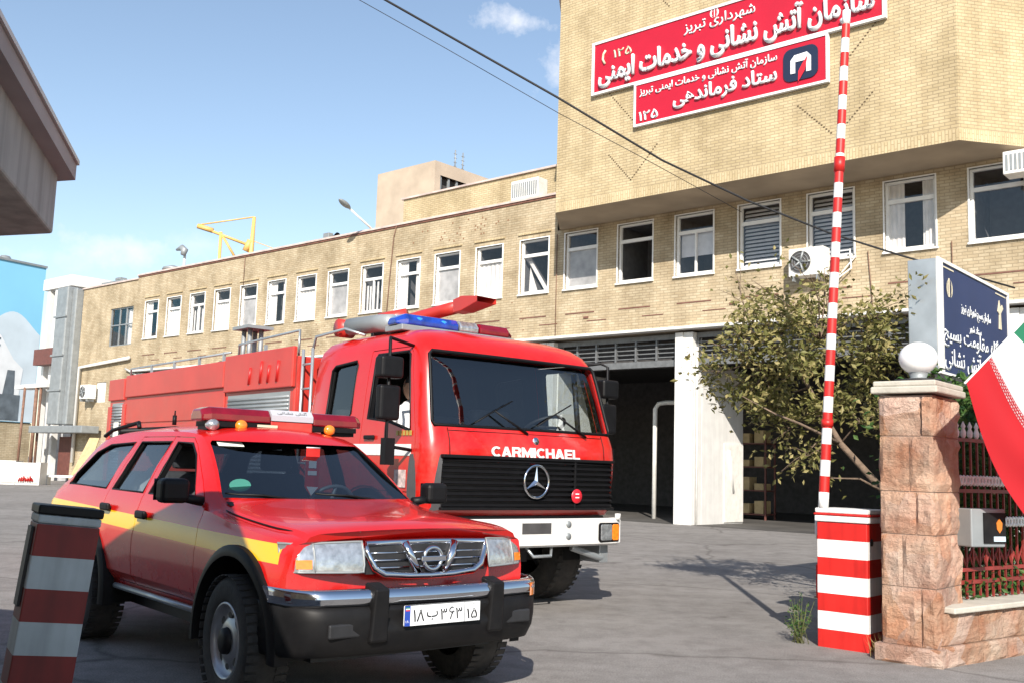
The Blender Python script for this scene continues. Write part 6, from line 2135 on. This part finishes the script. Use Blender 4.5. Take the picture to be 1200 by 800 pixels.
for sg in (-1, 1):
    t = MB(); t.tube([(1.47, sg * 1.12, .90), (1.47, sg * 1.12, .96)], .03, 8)
    t.build('marker_stub', M_white, TB)
for sg in (-1, 1):
    x_ = 1.462
    M = Matrix.Translation((x_, sg * .985, .775)) @ Matrix.Rotation(sg * R(4), 4, 'Z')
    t = MB(); t.prism(rrect(-.15, .15, -.095, .095, .03), .0, .016, M @ FT(0, 0, .01)); hh = t.build('headlight', M_trim, TB)
    t = MB(); t.prism(rrect(-.135 if sg > 0 else -.03, .03 if sg > 0 else .135, -.08, .08, .02), .0, .012, M @ FT(0, 0, .028)); t.build('lamp_glass', M_clear, hh, bevel=.006)
    t = MB(); t.prism(rrect(.038 if sg > 0 else -.135, .135 if sg > 0 else -.038, -.08, .08, .02), .0, .012, M @ FT(0, 0, .028)); t.build('indicator', M_amber, hh, bevel=.006)
    t = MB(); t.tube([(1.32, sg * .62, .62), (1.36, sg * .95, .52), (1.30, sg * 1.08, .50)], .035, 8); t.box(1.05, 1.35, sg * 1.05 - .06, sg * 1.05 + .06, .46, .64); t.build('step_bracket', M_steel, TK, bevel=.01)
t = MB(); t.tube([(1.42, -.05, .64), (1.47, 0, .56), (1.47, .22, .56), (1.42, .27, .64)], .016, 7); t.build('tow_loop', M_steel, TB)
# chassis, wheels
t = MB(); t.box(-7.4, 1.2, -.45, .45, .62, .92); t.box(.2, .5, -.95, .95, .42, .62); t.box(-4.9, -4.5, -.95, .95, .42, .62); t.box(-1.5, .9, -.40, .40, .45, .64); t.build('chassis', M_black, TK)
for cx in (.35, -4.4, -5.75):
    for sg in (-1, 1):
        wheel(cx, sg, TK, r=.54, w_=.36, ry=1.02, holes=10, rr=.28, dish=.10)
for sg in (-1, 1):
    t = MB(); t.grid(lambda u, v: (.35 + .66 * math.cos(R(-5 + 190 * u)), sg * (.80 + .41 * v), .52 + .66 * math.sin(R(-5 + 190 * u))), 20, 2)
    t.build('mudguard', M_trim, TK)
# cab interior
t = MB(); t.box(.85, 1.24, -1.02, 1.02, 1.30, 1.70); TDs = t.build('dashboard', M_trim, TK, bevel=.04)
t = MB(); SW2 = Matrix.Translation((.86, .62, 1.82)) @ Matrix.Rotation(R(-28), 4, 'Y')
t.tube([SW2 @ Vector((.225 * math.cos(k * PI / 12), .225 * math.sin(k * PI / 12), 0)) for k in range(24)], .018, 7, closed=True)
t.tube([SW2 @ Vector((0, -.21, 0)), SW2 @ Vector((0, .21, 0))], .016, 6); t.tube([SW2 @ Vector((0, 0, 0)), (1.02, .62, 1.5)], .035, 7); t.build('steering_wheel', M_black, TK)
for y in (-.62, .62):
    t = MB(); t.box(-.05, .48, y - .26, y + .26, 1.24, 1.40); t.box(-.16, -.02, y - .26, y + .26, 1.38, 2.02); t.build('seat', M_seat, TK, bevel=.04)
t = MB(); t.box(-.9, -.55, -1.0, 1.0, 1.2, 1.95); t.build('crew_bench', M_seat, TK, bevel=.04)
t = MB(); t.tube([(1.02, .97, 1.7), (.92, .97, 2.4)], .03, 6); t.build('grab_bar', M_black, TK)
t = MB()
t.grid(lambda u, v: (1.02 + .20 * v, -.42 + .34 * u, 1.712 + .035 * abs(math.sin(u * 2 * PI)) + .012 * v), 16, 2); t.build('papers', M_paper, TDs)
person('person', 'person in a white shirt on the passenger seat of the fire engine', in_frame(TK, (.24, -.62, 1.40)), TYAW - PI / 2, M_shirt)
# mirrors on arms
for sg, yo in ((-1, 1.44), (1, 1.33)):
    t = MB()
    t.box(1.02, 1.12, sg * yo - .11, sg * yo + .11, 1.78, 2.10); t.box(1.0, 1.14, sg * yo - .12, sg * yo + .12, 2.16, 2.36)
    mo = t.build('mirror', M_trim, TK, bevel=.03, seg=3)
    t = MB()
    t.tube([(.92, sg * 1.08, 2.50), (1.0, sg * (yo - .04), 2.54), (1.07, sg * yo, 2.50), (1.07, sg * yo, 1.60), (1.1, sg * (yo - .06), 1.54), (1.12, sg * 1.2, 1.52)], .016, 7)
    t.box(1.06, 1.14, sg * yo - .05, sg * yo + .05, 1.38, 1.62)
    t.build('mirror_arm', M_trim, mo)
    t = MB(); t.add([(1.017, sg * yo - .09, 1.8), (1.017, sg * yo + .09, 1.8), (1.017, sg * yo + .09, 2.08), (1.017, sg * yo - .09, 2.08)], [(0, 1, 2, 3)]); t.build('mirror_glass', M_chrome, mo)
# roof light bar
RB = Matrix.Translation((.34, -.24, 2.735))
t = MB(); t.box(-.16, .16, -.72, .72, -.03, .03, 0, RB); TLB = t.build('light_bar', M_grey, TK, bevel=.01)
def bar_lens(name, y0, y1, m, r0=.55, r1=1.0):
    q = MB()
    pr = [(-.15, .032), (.15, .032), (.155, .09), (.11, .145), (-.11, .145), (-.155, .09)]
    rings = [[(x * s_, y, .032 + (z - .032) * s_) for x, z in pr] for y, s_ in ((y0, r0), (y0 + .10 * (1 if y1 > y0 else -1), 1), (y1, r1))]
    vs = [p for r_ in rings for p in r_]; fs = []
    for i in range(2):
        for j in range(6): fs.append((i * 6 + j, i * 6 + (j + 1) % 6, (i + 1) * 6 + (j + 1) % 6, (i + 1) * 6 + j))
    fs += [tuple(range(5, -1, -1)), tuple(12 + j for j in range(6))]
    q.add(vs, fs, 0, False, RB)
    return q.build(name, m, TLB, bevel=.015, fix=True)
bar_lens('blue_lens', -.74, -.02, M_blue)
bar_lens('clear_lens', -.0, .24, M_clear, 1)
bar_lens('red_lens', .74, .26, M_redpl)
M_strobe = mat('blue_strobe', (.03, .25, .75), .15, coat=1)
for y in (-.5, -.2):
    t = MB(); t.lathe([(.05, 0), (.055, .05), (0, .07)], 12, 0, RB @ Matrix.Translation((.1, y, .06)))
    t.build('strobe', M_strobe, TLB)
# water cannon
t = MB()
t.tube([(-.95, -.16, 2.97), (-.45, -.11, 3.02), (-.05, -.07, 3.06), (.16, -.045, 3.078)], [.075, .075, .072, .07], 12)
WC = t.build('water_cannon', M_redp, TK)
t = MB()
Mn = Matrix.Translation((.16, -.045, 3.078)) @ Matrix.Rotation(R(-4), 4, 'Y') @ Matrix.Rotation(R(5), 4, 'Z') @ Matrix.Diagonal((.88, .8, .85, 1))
t.add([(0, -.09, -.085), (0, .09, -.085), (0, .09, .085), (0, -.09, .085), (.18, -.12, -.09), (.18, .12, -.09), (.18, .12, .10), (.18, -.12, .10), (.52, -.17, -.035), (.52, .17, -.035), (.52, .17, .035), (.52, -.17, .035)],
      [(0, 3, 2, 1), (0, 1, 5, 4), (1, 2, 6, 5), (2, 3, 7, 6), (3, 0, 4, 7), (4, 5, 9, 8), (5, 6, 10, 9), (6, 7, 11, 10), (7, 4, 8, 11)], 0, False, Mn)
t.build('nozzle', M_redp, WC, bevel=.008)
t = MB(); t.lathe([(.19, 0), (.19, .08), (.13, .1), (.13, .22)], 18, 0, Matrix.Translation((-.80, -.15, 2.70))); t.tube([(-.95, -.42, 2.88), (-.80, -.15, 2.95), (-.72, .12, 2.92)], .10, 10); t.box(-1.1, -.7, -.36, -.08, 2.80, 2.98); t.build('turret', M_trim, WC, bevel=.015)
t = MB(); t.tube([(-.75, -.98, 2.83), (-.75, -.80, 2.83)], .10, 12); t.build('valve_wheel', M_redp, WC)
t = MB(); t.tube([(-.98, -.30, 3.0), (-.72, -.12, 3.06)], [.10, .09], 10); t.build('elbow', M_redp, WC)
t = MB(); t.tube([(-.6, -.92, 2.83), (-.2, -.80, 2.85), (.15, -.85, 2.81)], .095, 10); t.build('grey_hose_drum', M_grey, WC)

# equipment body
bxr, bxf = -7.56, -1.27
t = MB(); t.box(bxr, bxf, -1.19, 1.19, .95, 2.55); t.build('equipment_body', M_redp, TK, bevel=.02)
def panel(name, x0, x1, z0, z1, o, m, par=TK, bev=.012):
    for sg in (-1, 1):
        q = MB(); q.box(x0, x1, min(sg * 1.185, sg * (1.19 + o)), max(sg * 1.185, sg * (1.19 + o)), z0, z1); q.build(name, m, par, bevel=bev)
panel('upper_panel', -6.75, -3.12, 2.27, 2.60, .045, M_redp)
panel('upper_panel', -3.08, bxf + .02, 2.20, 2.65, .05, M_redp)
panel('upper_panel', bxr + .0, -6.84, 2.24, 2.57, .035, M_redp)
panel('middle_panel', -6.74, -3.12, 1.88, 2.235, .016, M_redp)
panel('middle_panel', -6.74, -3.12, 1.46, 1.84, .024, M_redp)
panel('lower_panel', -6.74, -3.12, 1.02, 1.41, .02, M_redp)
panel('body_edge', -7.56, -7.42, .95, 2.15, .03, M_redp)
panel('body_edge', -6.90, -6.76, .95, 2.18, .028, M_redp)
def shutter(x0, x1, z0, z1):
    for sg in (-1, 1):
        q = MB(); q.box(x0, x1, min(sg * 1.186, sg * 1.196), max(sg * 1.186, sg * 1.196), z0, z1)
        z = z0 + .02
        while z < z1 - .05:
            q.tube([(x0 + .02, sg * 1.196, z), (x1 - .02, sg * 1.196, z)], .018, 6); z += .045
        so = q.build('roller_shutter', M_shutter, TK)
        yield so, sg
for so, sg in shutter(-3.02, -1.36, 1.0, 2.16):
    pass
for so, sg in shutter(-7.41, -6.92, 1.0, 2.20):
    q = MB(); q.box(-7.2, -7.02, min(sg * 1.21, sg * 1.225), max(sg * 1.21, sg * 1.225), 1.45, 1.90); q.build('pale_label', M_paper, so)
    q = MB(); q.box(-7.26, -6.96, min(sg * 1.206, sg * 1.21), max(sg * 1.206, sg * 1.21), 1.42, 2.0); q.build('dark_window', M_dark, so)
# red strokes painting a faint reflection on the front upper panel
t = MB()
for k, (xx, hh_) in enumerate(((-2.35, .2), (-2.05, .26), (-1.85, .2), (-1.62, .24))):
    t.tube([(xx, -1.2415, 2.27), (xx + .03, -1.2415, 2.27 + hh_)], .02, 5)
t.build('painted_reflection', mat('reflection_red', (.42, .012, .012), .4), TK)
# ladder in the gap behind the cab
t = MB()
for x in (-1.24, -1.02):
    t.tube([(x, -1.12, .9), (x, -1.12, 2.62)], .018, 7)
for k in range(6):
    t.tube([(-1.24, -1.12, 1.1 + k * .27), (-1.02, -1.12, 1.1 + k * .27)], .013, 6)
t.tube([(-1.02, -1.12, 2.60), (-1.0, -1.10, 2.74), (-.55, -1.0, 2.80), (-.30, -.9, 2.72)], .016, 7)
t.build('ladder', M_steel, TK)
# roof rails and gear
t = MB()
for sg in (-1, 1):
    t.tube([(-6.9, sg * 1.12, 2.58), (-6.9, sg * 1.12, 2.72), (-3.2, sg * 1.12, 2.72)], .015, 7)
    t.tube([(-2.95, sg * 1.12, 2.62), (-2.95, sg * 1.12, 2.80), (-1.35, sg * 1.12, 2.84), (-1.35, sg * 1.12, 2.56)], .015, 7)
    for x in (-6.0, -5.1, -4.2, -3.4, -2.2):
        t.box(x - .018, x + .018, sg * 1.12 - .015, sg * 1.12 + .015, 2.53, 2.74)
t.build('roof_rail', M_steel, TK)
t = MB(); t.box(-6.6, -4.5, -.8, -.3, 2.47, 2.66); t.build('roof_locker', M_steel, TK, bevel=.02)
t = MB(); t.tube([(-4.3, -.9, 2.52), (-3.9, -.95, 2.62), (-3.4, -.9, 2.56), (-3.25, -.7, 2.60)], .055, 8); t.tube([(-4.4, -.6, 2.55), (-3.5, -.6, 2.60)], .06, 8); t.build('suction_hose', M_black, TK)
t = MB()
for x in (-3.22, -3.04):
    t.tube([(x, -.95, 2.45), (x, -.95, 3.02)], .03, 7)
    t.tube([(x, -.80, 2.45), (x, -.80, 3.02)], .03, 7)
t.box(-3.36, -2.9, -1.05, -.70, 3.02, 3.06)
t.build('vent_stack', M_grey, TK)
# rear lamps and rear face
t = MB(); t.box(bxr - .02, bxr, -1.1, 1.1, 1.0, 2.4); t.build('rear_door', M_shutter, TK)
